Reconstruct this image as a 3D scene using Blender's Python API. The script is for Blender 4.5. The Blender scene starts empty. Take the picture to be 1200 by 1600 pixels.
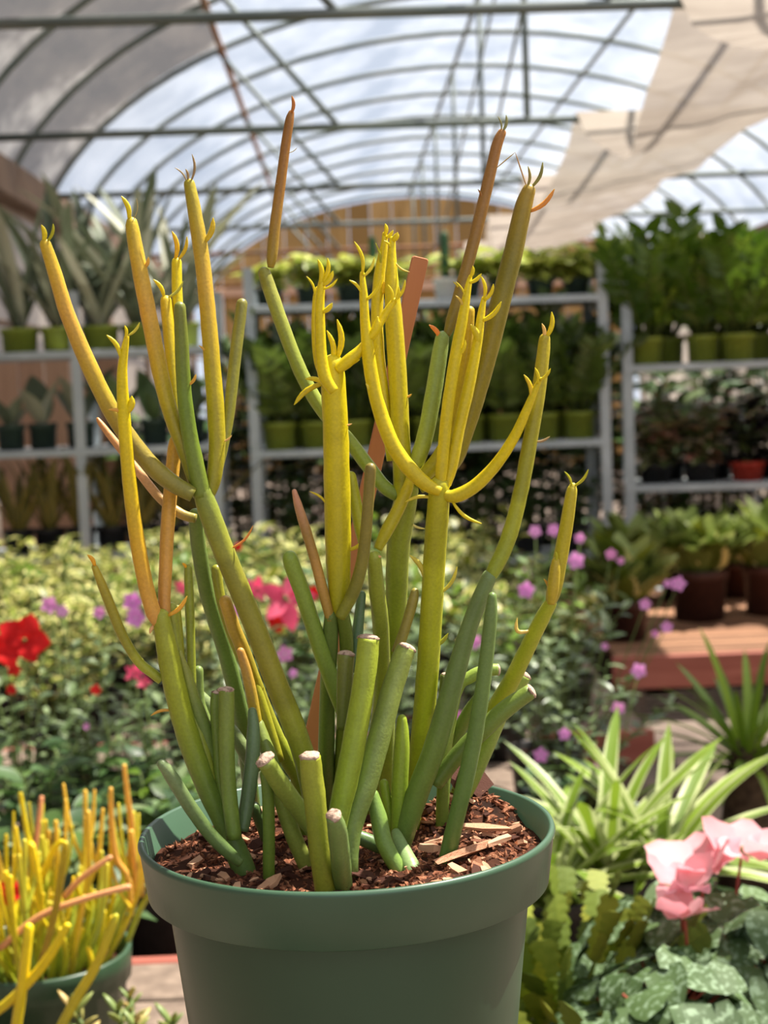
import bpy, bmesh, math, random
from mathutils import Vector, Matrix, noise
random.seed(11)
scene = bpy.context.scene
COL = scene.collection
# ------------------------------------------------------------------ camera
FPX = 2450.0
CAM = Vector((0, 0, 1.05))
ROLL = math.radians(2.1)
YAW = math.atan2(58, FPX)
PITCH = math.atan2(202, FPX)
RM = (Matrix.Rotation(-YAW, 3, 'Z') @ Matrix.Rotation(math.pi / 2 - PITCH, 3, 'X') @ Matrix.Rotation(-ROLL, 3, 'Z'))
cd = bpy.data.cameras.new('camera')
cam = bpy.data.objects.new('camera', cd)
COL.objects.link(cam)
cam.matrix_world = Matrix.Translation(CAM) @ RM.to_4x4()
cd.sensor_fit = 'VERTICAL'
cd.sensor_height = 36
cd.lens = FPX / 1600 * 36
cd.clip_start = 0.02
cd.clip_end = 200
cd.dof.use_dof = True
cd.dof.focus_distance = 0.615
cd.dof.aperture_fstop = 17
scene.camera = cam
# ------------------------------------------------------------------ light and exposure
scene.view_settings.view_transform = 'Standard'
scene.view_settings.look = 'None'
scene.view_settings.gamma = 1
scene.view_settings.use_curve_mapping = False
scene.view_settings.exposure = 0.58
W = bpy.data.worlds.new('sky')
scene.world = W
W.use_nodes = True
nt = W.node_tree
nt.nodes.clear()
wo = nt.nodes.new('ShaderNodeOutputWorld')
bg = nt.nodes.new('ShaderNodeBackground')
tc = nt.nodes.new('ShaderNodeTexCoord')
nz = nt.nodes.new('ShaderNodeTexNoise')
rp = nt.nodes.new('ShaderNodeValToRGB')
nz.inputs['Scale'].default_value = 2.2
nz.inputs['Detail'].default_value = 5
rp.color_ramp.elements[0].position = 0.40
rp.color_ramp.elements[0].color = (0.50, 0.58, 0.72, 1)
rp.color_ramp.elements[1].position = 0.62
rp.color_ramp.elements[1].color = (0.96, 0.96, 0.98, 1)
nt.links.new(tc.outputs['Generated'], nz.inputs['Vector'])
nt.links.new(nz.outputs['Fac'], rp.inputs['Fac'])
nt.links.new(rp.outputs['Color'], bg.inputs['Color'])
nt.links.new(bg.outputs['Background'], wo.inputs['Surface'])
bg.inputs['Strength'].default_value = 0.85
SUN_DIR = Vector((0.42, 0.18, 0.9)).normalized()      # towards the sun
sd = bpy.data.lights.new('sun', 'SUN')
sd.energy = 12.5
sd.angle = math.radians(0.6)
sd.color = (1.0, 0.94, 0.84)
sun = bpy.data.objects.new('sun', sd)
COL.objects.link(sun)
sun.rotation_euler = SUN_DIR.to_track_quat('Z', 'Y').to_euler()
sun.location = (3, 2, 8)

# ------------------------------------------------------------------ projection helpers
def ray(px, py):
    return (RM @ Vector(((px - 600) / FPX, -(py - 800) / FPX, -1.0)))
def at_y(px, py, Y):
    d = ray(px, py)
    return CAM + d * (Y / d.y)
def at_z(px, py, z):
    d = ray(px, py)
    return CAM + d * ((z - CAM.z) / d.z)

def lin(c):
    r = []
    for v in c:
        v = v / 255.0
        r.append(v / 12.92 if v <= 0.04045 else ((v + 0.055) / 1.055) ** 2.4)
    return tuple(r)

# ------------------------------------------------------------------ materials
MATS = {}
def newmat(name):
    m = bpy.data.materials.new(name)
    m.use_nodes = True
    MATS[name] = m
    n = m.node_tree.nodes
    n.clear()
    out = n.new('ShaderNodeOutputMaterial')
    return m, n, m.node_tree.links, out
def bsdf(n, rough=0.6, spec=0.4, metal=0.0):
    b = n.new('ShaderNodeBsdfPrincipled')
    b.inputs['Roughness'].default_value = rough
    b.inputs['Specular IOR Level'].default_value = spec
    b.inputs['Metallic'].default_value = metal
    return b
def ramp(n, cols, pos=None, interp='LINEAR'):
    r = n.new('ShaderNodeValToRGB')
    r.color_ramp.interpolation = interp
    e = r.color_ramp.elements
    k = len(cols)
    while len(e) < k:
        e.new(0.5)
    for i, c in enumerate(cols):
        e[i].position = pos[i] if pos else i / max(1, k - 1)
        e[i].color = (*lin(c), 1)
    return r
def bump(n, l, b, scale, strength, dist=0.002, coord='Object'):
    t = n.new('ShaderNodeTexCoord'); z = n.new('ShaderNodeTexNoise')
    z.inputs['Scale'].default_value = scale; z.inputs['Detail'].default_value = 3
    bp = n.new('ShaderNodeBump'); bp.inputs['Strength'].default_value = strength; bp.inputs['Distance'].default_value = dist
    l.new(t.outputs[coord], z.inputs['Vector']); l.new(z.outputs['Fac'], bp.inputs['Height']); l.new(bp.outputs['Normal'], b.inputs['Normal'])
def noisemat(name, cols, scale=5, rough=0.7, spec=0.3, metal=0, stretch=(1, 1, 1), bmp=0, rnd=0.0, detail=5):
    """noise driven colour; rnd mixes in per-object variation"""
    m, n, l, out = newmat(name)
    b = bsdf(n, rough, spec, metal)
    t = n.new('ShaderNodeTexCoord'); mp = n.new('ShaderNodeMapping'); z = n.new('ShaderNodeTexNoise')
    mp.inputs['Scale'].default_value = stretch
    z.inputs['Scale'].default_value = scale; z.inputs['Detail'].default_value = detail
    r = ramp(n, cols, [0.3 + 0.4 * i / max(1, len(cols) - 1) for i in range(len(cols))])
    l.new(t.outputs['Object'], mp.inputs['Vector']); l.new(mp.outputs['Vector'], z.inputs['Vector'])
    fac = z.outputs['Fac']
    if rnd:
        oi = n.new('ShaderNodeObjectInfo'); ma = n.new('ShaderNodeMath'); ma.operation = 'MULTIPLY_ADD'
        sb = n.new('ShaderNodeMath'); sb.operation = 'SUBTRACT'; sb.inputs[1].default_value = 0.5
        l.new(oi.outputs['Random'], sb.inputs[0]); l.new(sb.outputs[0], ma.inputs[0]); ma.inputs[1].default_value = rnd
        l.new(z.outputs['Fac'], ma.inputs[2]); fac = ma.outputs[0]
    l.new(fac, r.inputs['Fac']); l.new(r.outputs['Color'], b.inputs['Base Color'])
    if bmp:
        bp = n.new('ShaderNodeBump'); bp.inputs['Strength'].default_value = bmp; bp.inputs['Distance'].default_value = 0.003
        l.new(z.outputs['Fac'], bp.inputs['Height']); l.new(bp.outputs['Normal'], b.inputs['Normal'])
    l.new(b.outputs['BSDF'], out.inputs['Surface'])
    return m
def leafmat(name, cols, rough=0.45, spec=0.45, trans=0.3, edge=None, edge_at=0.7, halfw=0.2, patch=None, rnd=0.8, nscale=6):
    """leaf: per-leaf random colour + noise, optional pale margin (object x), part translucent"""
    m, n, l, out = newmat(name)
    b = bsdf(n, rough, spec)
    oi = n.new('ShaderNodeObjectInfo'); t = n.new('ShaderNodeTexCoord'); z = n.new('ShaderNodeTexNoise')
    z.inputs['Scale'].default_value = nscale; z.inputs['Detail'].default_value = 2
    ad = n.new('ShaderNodeVectorMath'); ad.operation = 'ADD'
    l.new(t.outputs['Object'], ad.inputs[0]); l.new(oi.outputs['Random'], ad.inputs[1]); l.new(ad.outputs[0], z.inputs['Vector'])
    mx = n.new('ShaderNodeMix'); mx.data_type = 'FLOAT'; mx.inputs[0].default_value = rnd
    l.new(z.outputs['Fac'], mx.inputs[2]); l.new(oi.outputs['Random'], mx.inputs[3])
    r = ramp(n, cols)
    l.new(mx.outputs[0], r.inputs['Fac'])
    colout = r.outputs['Color']
    if edge:
        sx = n.new('ShaderNodeSeparateXYZ'); l.new(t.outputs['Object'], sx.inputs[0])
        ab = n.new('ShaderNodeMath'); ab.operation = 'ABSOLUTE'; l.new(sx.outputs['X'], ab.inputs[0])
        mu = n.new('ShaderNodeMath'); mu.operation = 'MULTIPLY_ADD'; mu.inputs[1].default_value = 1.0 / halfw
        l.new(ab.outputs[0], mu.inputs[0])
        z2 = n.new('ShaderNodeMath'); z2.operation = 'MULTIPLY_ADD'; z2.inputs[1].default_value = 0.9; z2.inputs[2].default_value = -0.45
        l.new(z.outputs['Fac'], z2.inputs[0]); l.new(z2.outputs[0], mu.inputs[2])
        st = n.new('ShaderNodeMapRange'); st.inputs[1].default_value = edge_at - 0.08; st.inputs[2].default_value = edge_at + 0.08
        l.new(mu.outputs[0], st.inputs[0])
        m2 = n.new('ShaderNodeMix'); m2.data_type = 'RGBA'
        l.new(st.outputs[0], m2.inputs[0]); l.new(colout, m2.inputs[6]); m2.inputs[7].default_value = (*lin(edge), 1)
        colout = m2.outputs[2]
    if patch:
        z3 = n.new('ShaderNodeTexNoise'); z3.inputs['Scale'].default_value = patch[1]; z3.inputs['Detail'].default_value = 3
        l.new(ad.outputs[0], z3.inputs['Vector'])
        st = n.new('ShaderNodeMapRange'); st.inputs[1].default_value = patch[2] - 0.05; st.inputs[2].default_value = patch[2] + 0.05
        l.new(z3.outputs['Fac'], st.inputs[0])
        m2 = n.new('ShaderNodeMix'); m2.data_type = 'RGBA'
        l.new(st.outputs[0], m2.inputs[0]); l.new(colout, m2.inputs[6]); m2.inputs[7].default_value = (*lin(patch[0]), 1)
        colout = m2.outputs[2]
    l.new(colout, b.inputs['Base Color'])
    if trans:
        tr = n.new('ShaderNodeBsdfTranslucent'); ms = n.new('ShaderNodeMixShader'); ms.inputs[0].default_value = trans
        l.new(colout, tr.inputs['Color']); l.new(b.outputs['BSDF'], ms.inputs[1]); l.new(tr.outputs['BSDF'], ms.inputs[2])
        l.new(ms.outputs['Shader'], out.inputs['Surface'])
    else:
        l.new(b.outputs['BSDF'], out.inputs['Surface'])
    return m
def colattr_mat(name, rough=0.45, spec=0.4, sss=0.0, speck=0.12, spscale=900):
    m, n, l, out = newmat(name)
    b = bsdf(n, rough, spec)
    a = n.new('ShaderNodeVertexColor'); a.layer_name = 'Col'
    t = n.new('ShaderNodeTexCoord'); z = n.new('ShaderNodeTexNoise'); z.inputs['Scale'].default_value = spscale; z.inputs['Detail'].default_value = 2
    z2 = n.new('ShaderNodeTexNoise'); z2.inputs['Scale'].default_value = spscale / 9; z2.inputs['Detail'].default_value = 3
    l.new(t.outputs['Object'], z.inputs['Vector']); l.new(t.outputs['Object'], z2.inputs['Vector'])
    ad = n.new('ShaderNodeMath'); ad.operation = 'ADD'; l.new(z.outputs['Fac'], ad.inputs[0]); l.new(z2.outputs['Fac'], ad.inputs[1])
    mr = n.new('ShaderNodeMapRange'); mr.inputs[1].default_value = 0.6; mr.inputs[2].default_value = 1.4
    mr.inputs[3].default_value = 1 - speck * 1.6; mr.inputs[4].default_value = 1 + speck
    l.new(ad.outputs[0], mr.inputs[0])
    vm = n.new('ShaderNodeVectorMath'); vm.operation = 'SCALE'
    l.new(a.outputs['Color'], vm.inputs[0]); l.new(mr.outputs[0], vm.inputs['Scale'])
    l.new(vm.outputs[0], b.inputs['Base Color'])
    bp = n.new('ShaderNodeBump'); bp.inputs['Strength'].default_value = 0.25; bp.inputs['Distance'].default_value = 0.0004
    l.new(ad.outputs[0], bp.inputs['Height']); l.new(bp.outputs['Normal'], b.inputs['Normal'])
    if sss:
        b.inputs['Subsurface Weight'].default_value = sss
        b.inputs['Subsurface Radius'].default_value = (0.6, 0.5, 0.1)
        b.inputs['Subsurface Scale'].default_value = 0.004
    l.new(b.outputs['BSDF'], out.inputs['Surface'])
    return m
def filmmat(name, col, transp, cols2=None, scale=1.5, stretch=(1, 1, 1), dif=0.3):
    """clear to milky plastic film: part see-through, part diffusing"""
    m, n, l, out = newmat(name)
    t = n.new('ShaderNodeTexCoord'); mp = n.new('ShaderNodeMapping'); z = n.new('ShaderNodeTexNoise')
    mp.inputs['Scale'].default_value = stretch
    z.inputs['Scale'].default_value = scale; z.inputs['Detail'].default_value = 4; z.inputs['Roughness'].default_value = 0.6
    l.new(t.outputs['Object'], mp.inputs['Vector']); l.new(mp.outputs['Vector'], z.inputs['Vector'])
    c2 = cols2 or [col, col]
    r = ramp(n, c2, [0.35, 0.65] if len(c2) == 2 else [0.36, 0.52, 0.68]); l.new(z.outputs['Fac'], r.inputs['Fac'])
    tp = n.new('ShaderNodeBsdfTransparent'); tl = n.new('ShaderNodeBsdfTranslucent'); df = n.new('ShaderNodeBsdfDiffuse')
    for s in (tl, df):
        l.new(r.outputs['Color'], s.inputs['Color'])
    m1 = n.new('ShaderNodeMixShader'); m1.inputs[0].default_value = dif
    l.new(tl.outputs[0], m1.inputs[1]); l.new(df.outputs[0], m1.inputs[2])
    m2 = n.new('ShaderNodeMixShader'); m2.inputs[0].default_value = 1 - transp
    l.new(tp.outputs[0], m2.inputs[1]); l.new(m1.outputs[0], m2.inputs[2])
    l.new(m2.outputs[0], out.inputs['Surface'])
    return m

filmmat('film', (235, 238, 240), 0.62, [(120, 127, 138), (200, 203, 208)], 2.0, (1, 0.5, 1), 0.45)
filmmat('film_dusty', (120, 112, 105), 0.15, [(70, 64, 58), (96, 88, 80), (190, 184, 176)], 1.9, (1, 0.45, 1), 0.5)
filmmat('film_wall', (215, 200, 185), 0.10, [(120, 108, 96), (176, 164, 150)], 1.2, dif=0.5)
filmmat('shade_cloth', (235, 226, 215), 0.06, [(150, 139, 129), (178, 167, 156)], 3.0, (0.6, 3, 0.6), 0.6)
noisemat('galv', [(110, 122, 122), (145, 155, 152)], 6, 0.5, 0.4, 0.2)
noisemat('galv_dark', [(90, 101, 99), (122, 128, 123)], 4, 0.55, 0.4, 0.2)
noisemat('rusty', [(120, 72, 46), (140, 100, 72), (120, 112, 100)], 9, 0.8, 0.2)
noisemat('gutter', [(72, 55, 45), (112, 92, 78), (84, 70, 62)], 3, 0.8, 0.2)
noisemat('rack_metal', [(158, 166, 170), (196, 202, 206)], 5, 0.45, 0.5, 0.15, bmp=0.05)
noisemat('concrete', [(78, 66, 60), (122, 108, 98), (98, 86, 80)], 1.8, 0.9, 0.2, bmp=0.3, detail=8)
noisemat('bench_red', [(120, 62, 52), (168, 100, 84), (145, 80, 66)], 6, 0.65, 0.35, stretch=(0.6, 6, 6), bmp=0.15, rnd=0.5)
noisemat('bench_top', [(112, 80, 60), (156, 116, 88), (134, 96, 72)], 8, 0.8, 0.25, stretch=(0.5, 6, 6), bmp=0.2, rnd=0.6)
noisemat('wood_grey', [(98, 84, 74), (135, 118, 104)], 6, 0.85, 0.2, stretch=(6, 6, 0.6), bmp=0.2)
noisemat('ochre_board', [(142, 110, 66), (186, 148, 96), (160, 126, 78)], 2.2, 0.85, 0.15, stretch=(5, 5, 0.5), rnd=0.8)
noisemat('fence_board', [(176, 134, 110), (206, 166, 140)], 3, 0.85, 0.15, stretch=(5, 5, 0.5), rnd=0.6)
noisemat('pot_green', [(42, 68, 46), (50, 76, 52)], 14, 0.38, 0.5, detail=8)
noisemat('rim_lit_green', [(54, 82, 60), (64, 92, 70)], 14, 0.36, 0.5, detail=8)  # pot plastic in a lighter green, the rim's highlight put into its colour
noisemat('pot_olive', [(120, 134, 44), (142, 154, 58)], 6, 0.5, 0.4, rnd=0.4)
noisemat('pot_dark', [(44, 60, 52), (56, 72, 62)], 6, 0.5, 0.4, rnd=0.4)
noisemat('pot_black', [(24, 24, 25), (38, 36, 36)], 6, 0.5, 0.4, rnd=0.4)
noisemat('pot_brown', [(58, 34, 28), (82, 50, 40)], 6, 0.55, 0.35, rnd=0.3)
noisemat('pot_red', [(150, 44, 32), (176, 60, 44)], 6, 0.55, 0.35, rnd=0.3)
noisemat('pot_white', [(205, 205, 202), (228, 228, 225)], 6, 0.5, 0.4)
noisemat('soil', [(38, 24, 18), (70, 42, 30), (52, 32, 24)], 60, 0.95, 0.1, bmp=0.8)
noisemat('bark', [(72, 42, 32), (132, 82, 60), (176, 124, 94), (204, 156, 124)], 25, 0.85, 0.2, rnd=1.5, bmp=0.3)
noisemat('crumbs', [(56, 33, 24), (124, 76, 54), (178, 126, 94)], 300, 0.9, 0.15)
noisemat('cut', [(150, 122, 104), (196, 168, 148), (112, 88, 74)], 420, 0.9, 0.15, bmp=0.4)
noisemat('stake', [(176, 112, 76), (196, 132, 94)], 40, 0.75, 0.25, stretch=(1, 1, 0.2), bmp=0.1)
noisemat('woody', [(78, 66, 42), (110, 98, 58)], 30, 0.8, 0.2)
noisemat('green_stem', [(70, 88, 40), (104, 120, 58)], 30, 0.6, 0.3)
noisemat('red_stem', [(130, 50, 44), (165, 78, 60)], 30, 0.6, 0.3)
noisemat('trunk', [(52, 40, 30), (92, 74, 56)], 60, 0.9, 0.2, bmp=0.8)
noisemat('cactus_col', [(44, 76, 52), (64, 98, 66)], 30, 0.6, 0.3)
colattr_mat('stem', 0.42, 0.42, 0.12)
leafmat('leaf_vinca', [(52, 70, 42), (82, 102, 62), (122, 138, 96), (76, 104, 40)], 0.38, 0.5, 0.2)
leafmat('leaf_dark', [(38, 62, 34), (58, 86, 42), (92, 120, 58)], 0.35, 0.5, 0.2)
leafmat('leaf_bright', [(80, 108, 32), (112, 142, 42), (62, 92, 30)], 0.45, 0.4, 0.35)
leafmat('leaf_var', [(62, 80, 26), (98, 112, 34), (132, 138, 44)], 0.42, 0.4, 0.25, edge=(222, 212, 138), edge_at=0.76, halfw=0.2)
leafmat('leaf_pothos', [(104, 138, 40), (150, 172, 58), (196, 200, 88)], 0.35, 0.5, 0.3, patch=((214, 212, 120), 5, 0.52))
leafmat('leaf_zz', [(42, 62, 24), (72, 94, 34), (116, 138, 58)], 0.28, 0.6, 0.2)
leafmat('leaf_zz_bright', [(58, 86, 22), (92, 122, 32), (140, 164, 58)], 0.28, 0.6, 0.3)
leafmat('leaf_black', [(26, 24, 28), (40, 36, 40), (58, 50, 48)], 0.3, 0.5, 0.05)
leafmat('leaf_mixed', [(64, 84, 44), (120, 130, 80), (170, 150, 120), (170, 90, 84)], 0.4, 0.4, 0.2)
leafmat('leaf_sans', [(66, 80, 62), (112, 122, 98), (196, 194, 172)], 0.5, 0.4, 0.1, nscale=3)
leafmat('leaf_sans_edge', [(84, 86, 46), (124, 116, 58)], 0.45, 0.4, 0.1, edge=(172, 150, 70), edge_at=0.62, halfw=0.045)
leafmat('leaf_whale', [(74, 98, 58), (104, 126, 80)], 0.45, 0.4, 0.1)
leafmat('leaf_spider', [(96, 124, 34), (128, 152, 44), (84, 110, 32)], 0.42, 0.4, 0.3, edge=(188, 196, 140), edge_at=0.55, halfw=0.035, nscale=2)
leafmat('leaf_palm', [(70, 98, 30), (108, 138, 36), (150, 174, 56)], 0.42, 0.4, 0.25)
leafmat('leaf_holiday', [(74, 92, 32), (108, 124, 38), (160, 158, 58)], 0.6, 0.25, 0.15)
leafmat('leaf_pinktip', [(96, 122, 66), (150, 156, 84), (204, 170, 110)], 0.4, 0.4, 0.15)
leafmat('leaf_cyc', [(56, 78, 42), (84, 106, 62), (46, 66, 36)], 0.6, 0.25, 0.15, patch=((126, 148, 116), 6, 0.57))
leafmat('leaf_brownpot', [(92, 110, 48), (128, 144, 70), (158, 170, 104)], 0.45, 0.4, 0.25)
leafmat('petal_pink', [(236, 146, 160), (246, 186, 190), (240, 164, 176)], 0.6, 0.2, 0.4)
leafmat('petal_hot', [(244, 76, 120), (252, 118, 150)], 0.55, 0.25, 0.4)
leafmat('petal_red', [(214, 22, 26), (238, 44, 40)], 0.55, 0.25, 0.35)
leafmat('petal_violet', [(226, 126, 214), (240, 168, 228), (236, 146, 206)], 0.55, 0.25, 0.35)

# ------------------------------------------------------------------ mesh helpers
def mesh_from(name, verts, faces, mat=None, smooth=True, cols=None):
    me = bpy.data.meshes.new(name)
    me.from_pydata([tuple(v) for v in verts], [], faces)
    if mat:
        me.materials.append(MATS[mat])
    if smooth:
        me.polygons.foreach_set('use_smooth', [True] * len(me.polygons))
    if cols:
        a = me.color_attributes.new('Col', 'FLOAT_COLOR', 'POINT')
        flat = []
        for c in cols:
            flat += [c[0], c[1], c[2], 1.0]
        a.data.foreach_set('color', flat)
    me.update()
    return me
def put(name, me, parent=None, M=None, **props):
    o = bpy.data.objects.new(name, me)
    COL.objects.link(o)
    if parent is not None:
        o.parent = parent
    if M is not None:
        o.matrix_basis = M
    for k, v in props.items():
        o[k] = v
    return o
def thing(name, loc, label, cat, group=None, rz=0.0, scale=1.0):
    o = bpy.data.objects.new(name, None)
    COL.objects.link(o)
    o.empty_display_size = 0.05
    o.matrix_basis = Matrix.Translation(Vector(loc)) @ Matrix.Rotation(rz, 4, 'Z') @ Matrix.Scale(scale, 4)
    o['label'] = label
    o['category'] = cat
    if group:
        o['group'] = group
    return o
def frames(pts):
    n = len(pts)
    ts = []
    for i in range(n):
        a = pts[max(0, i - 1)]; b = pts[min(n - 1, i + 1)]
        t = (b - a)
        ts.append(t.normalized() if t.length > 1e-9 else Vector((0, 0, 1)))
    ref = Vector((0, 1, 0)) if abs(ts[0].y) < 0.9 else Vector((1, 0, 0))
    u = ts[0].cross(ref).normalized()
    fr = []
    for t in ts:
        u = (u - t * u.dot(t)).normalized()
        fr.append((u, t.cross(u)))
    return ts, fr
def catmull(pts, per):
    out = []
    n = len(pts)
    for i in range(n - 1):
        p0 = pts[max(0, i - 1)]; p1 = pts[i]; p2 = pts[i + 1]; p3 = pts[min(n - 1, i + 2)]
        for k in range(per):
            t = k / per
            out.append(tuple(0.5 * ((2 * b) + (-a + c) * t + (2 * a - 5 * b + 4 * c - d) * t * t + (-a + 3 * b - 3 * c + d) * t ** 3)
                             for a, b, c, d in zip(p0, p1, p2, p3)))
    out.append(tuple(pts[-1]))
    return out
def tube(pts, rads, sides=10, tip='round', mat='stem', cols=None, flat=1.0, jit=0.0, name='tube'):
    """tube along 3D pts; tip: round / flat / point"""
    pts = [Vector(p) for p in pts]
    rads = list(rads)
    cols = list(cols) if cols else None
    if tip == 'round':
        d = (pts[-1] - pts[-2]).normalized()
        r = rads[-1]; p = pts[-1]
        for k, (a, s) in enumerate(((0.5, 0.87), (0.85, 0.53), (1.0, 0.12))):
            pts.append(p + d * r * a); rads.append(r * s)
            if cols: cols.append(cols[-1])
    ts, fr = frames(pts)
    vs = []; fs = []; cc = []
    n = len(pts)
    for i in range(n):
        u, v = fr[i]
        for k in range(sides):
            a = 2 * math.pi * k / sides
            r = rads[i]
            if jit:
                r *= 1 + jit * noise.noise(pts[i] * 220 + Vector((a, 0, 0)))
            vs.append(pts[i] + u * (math.cos(a) * r) + v * (math.sin(a) * r * flat))
            if cols: cc.append(cols[i])
    for i in range(n - 1):
        for k in range(sides):
            k2 = (k + 1) % sides
            fs.append((i * sides + k, i * sides + k2, (i + 1) * sides + k2, (i + 1) * sides + k))
    fs.append(tuple(range(sides))[::-1])
    fs.append(tuple((n - 1) * sides + k for k in range(sides)))
    return mesh_from(name, vs, fs, mat, True, cc if cols else None)
def bar(p0, p1, r, mat, sides=6):
    return tube([Vector(p0), Vector(p1)], [r, r], sides, 'flat', mat)
def lathe(profile, seg, mat, name='lathe', closed=False):
    vs = []; fs = []
    m = len(profile)
    for i in range(seg):
        a = 2 * math.pi * i / seg
        for (r, z) in profile:
            vs.append((r * math.cos(a), r * math.sin(a), z))
    for i in range(seg):
        j = (i + 1) % seg
        for k in range(m - 1 if not closed else m):
            k2 = (k + 1) % m
            fs.append((i * m + k, j * m + k, j * m + k2, i * m + k2))
    return mesh_from(name, vs, fs, mat)
def box(sx, sy, sz, mat, bev=0.0, name='box'):
    bm = bmesh.new()
    bmesh.ops.create_cube(bm, size=1)
    for v in bm.verts:
        v.co = Vector((v.co.x * sx, v.co.y * sy, v.co.z * sz))
    if bev:
        bmesh.ops.bevel(bm, geom=list(bm.edges), offset=bev, segments=1, affect='EDGES')
    me = bpy.data.meshes.new(name)
    bm.to_mesh(me); bm.free()
    me.materials.append(MATS[mat])
    return me
def T(x, y, z):
    return Matrix.Translation(Vector((x, y, z)))
def disc(r, mat, seg=24, dome=0.0):
    vs = [(0, 0, dome)]
    for k in range(seg):
        a = 2 * math.pi * k / seg
        vs.append((r * math.cos(a), r * math.sin(a), 0))
    fs = [(0, 1 + k, 1 + (k + 1) % seg) for k in range(seg)]
    return mesh_from('disc', vs, fs, mat)
def leaf_mesh(w, mat, kind='oval', fold=0.25, curl=0.25, n=6, wave=0.0):
    """unit-length leaf along +Y, normal +Z"""
    vs = []; fs = []
    for i in range(n + 1):
        t = i / n
        if kind == 'oval':
            f = math.sin(math.pi * min(1, t ** 0.85)) ** 0.8
        elif kind == 'lance':
            f = math.sin(math.pi * t ** 0.6) ** 0.9
        elif kind == 'heart':
            f = (math.sin(math.pi * (0.12 + 0.88 * t) ** 0.75)) ** 0.7
        elif kind == 'strap':
            f = min(1, t * 6 + 0.45) * (1 - t ** 5) ** 0.6 * (1 - 0.25 * t)
        elif kind == 'spoon':
            f = 0.18 + 0.82 * math.sin(math.pi * min(1, max(0, (t - 0.15) / 0.85)) ** 1.1) ** 0.8 if t > 0.15 else 0.18
        elif kind == 'pad':
            f = 0.35 + 0.65 * math.sin(math.pi * (0.1 + 0.8 * t)) if t < 0.98 else 0.55
            if i % 2 == 1: f *= 1.12
        f = max(0.02, f) if i not in (0, n) or kind in ('strap', 'spoon', 'pad') else 0.02
        hw = w * f
        z = -curl * t * t
        zz = fold * hw
        wv = wave * math.sin(i * 2.1) * hw
        yb = -0.12 * (1 - t) if (kind == 'heart' and t < 0.3) else 0
        vs += [(-hw, t + yb, z + zz + wv), (0, t, z), (hw, t + yb, z + zz - wv)]
    for i in range(n):
        a = i * 3
        fs += [(a, a + 1, a + 4, a + 3), (a + 1, a + 2, a + 5, a + 4)]
    return mesh_from('leaf', vs, fs, mat)
def basis(pos, d, up=Vector((0, 0, 1)), s=1.0, roll=0.0, sx=1.0):
    y = Vector(d).normalized()
    x = y.cross(up)
    if x.length < 1e-4:
        x = y.cross(Vector((0, 1, 0.01)))
    x.normalize()
    z = x.cross(y)
    M = Matrix((x, y, z)).transposed().to_4x4()
    return Matrix.Translation(Vector(pos)) @ M @ Matrix.Rotation(roll, 4, 'Y') @ Matrix.Diagonal((s * sx, s, s, 1))
def rnd(a, b):
    return random.uniform(a, b)
POTS = {}
def pot_mesh(mat, taper=0.78, h=0.9):
    k = (mat, taper, h)
    if k not in POTS:
        t = 0.045
        lip = h * 0.2
        rb = taper
        def rad(z):
            return rb + (0.93 - rb) * (z / h)
        POTS[k] = lathe([(0.02, 0.0), (rb, 0.0), (rad(h - lip), h - lip), (0.985, h - lip), (1.0, h - 0.02), (0.99, h), (0.95, h), (0.94, h - 0.02), (rad(h - lip) - t, h - lip), (rad(h * 0.7) - t, h * 0.7)], 28, mat, 'pot')
    return POTS[k]
SOILS = {}
def add_pot(root, r, h, mat, taper=0.78):
    """pot + soil as parts of root; r rim radius, h height; returns soil height"""
    put('pot', pot_mesh(mat, taper, h / r), root, Matrix.Scale(r, 4))
    if 's' not in SOILS:
        SOILS['s'] = disc(1.0, 'soil', 20, 0.04)
    put('soil', SOILS['s'], root, T(0, 0, h * 0.86) @ Matrix.Scale(r * 0.9, 4))
    return h * 0.86
ORD = ['first', 'second', 'third', 'fourth', 'fifth', 'sixth', 'seventh', 'eighth', 'ninth', 'tenth', 'eleventh', 'twelfth', 'thirteenth', 'fourteenth']
# ================================================================== THE SETTING
def struct(name, me, M=None):
    return put(name, me, None, M, kind='structure')
# floor
def grid_mesh(x0, x1, y0, y1, nx, ny, mat, amp=0.0):
    vs = []; fs = []
    for j in range(ny + 1):
        for i in range(nx + 1):
            x = x0 + (x1 - x0) * i / nx; y = y0 + (y1 - y0) * j / ny
            vs.append((x, y, amp * noise.noise(Vector((x * 1.3, y * 1.3, 0)))))
    for j in range(ny):
        for i in range(nx):
            a = j * (nx + 1) + i
            fs.append((a, a + 1, a + nx + 2, a + nx + 1))
    return mesh_from('grid', vs, fs, mat)
struct('floor', grid_mesh(-14, 16, -10, 34, 30, 44, 'concrete', 0.0))
# arched roof --------------------------------------------------------
XL, XR, XC = -1.6, 3.4, 0.9
def arch_z(x):
    u = (x - XC) / 2.6
    return 1.05 + 0.65 + 1.5 * math.sqrt(max(0.0, 1 - u * u))
HOOPS = [8.9 + 1.03 * k for k in range(-11, 10)]
TIE_Z = 2.15
ceil = bpy.data.objects.new('ceiling', None); COL.objects.link(ceil); ceil['kind'] = 'structure'
ax = [XL + (XR - XL) * (0.5 - 0.5 * math.cos(math.pi * i / 36)) for i in range(37)]
hoop_me = tube([Vector((x, 0, arch_z(x))) for x in ax], [0.017] * 37, 6, 'flat', 'galv_dark')
for y in HOOPS:
    put('hoop', hoop_me, ceil, T(0, y, 0))
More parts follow.
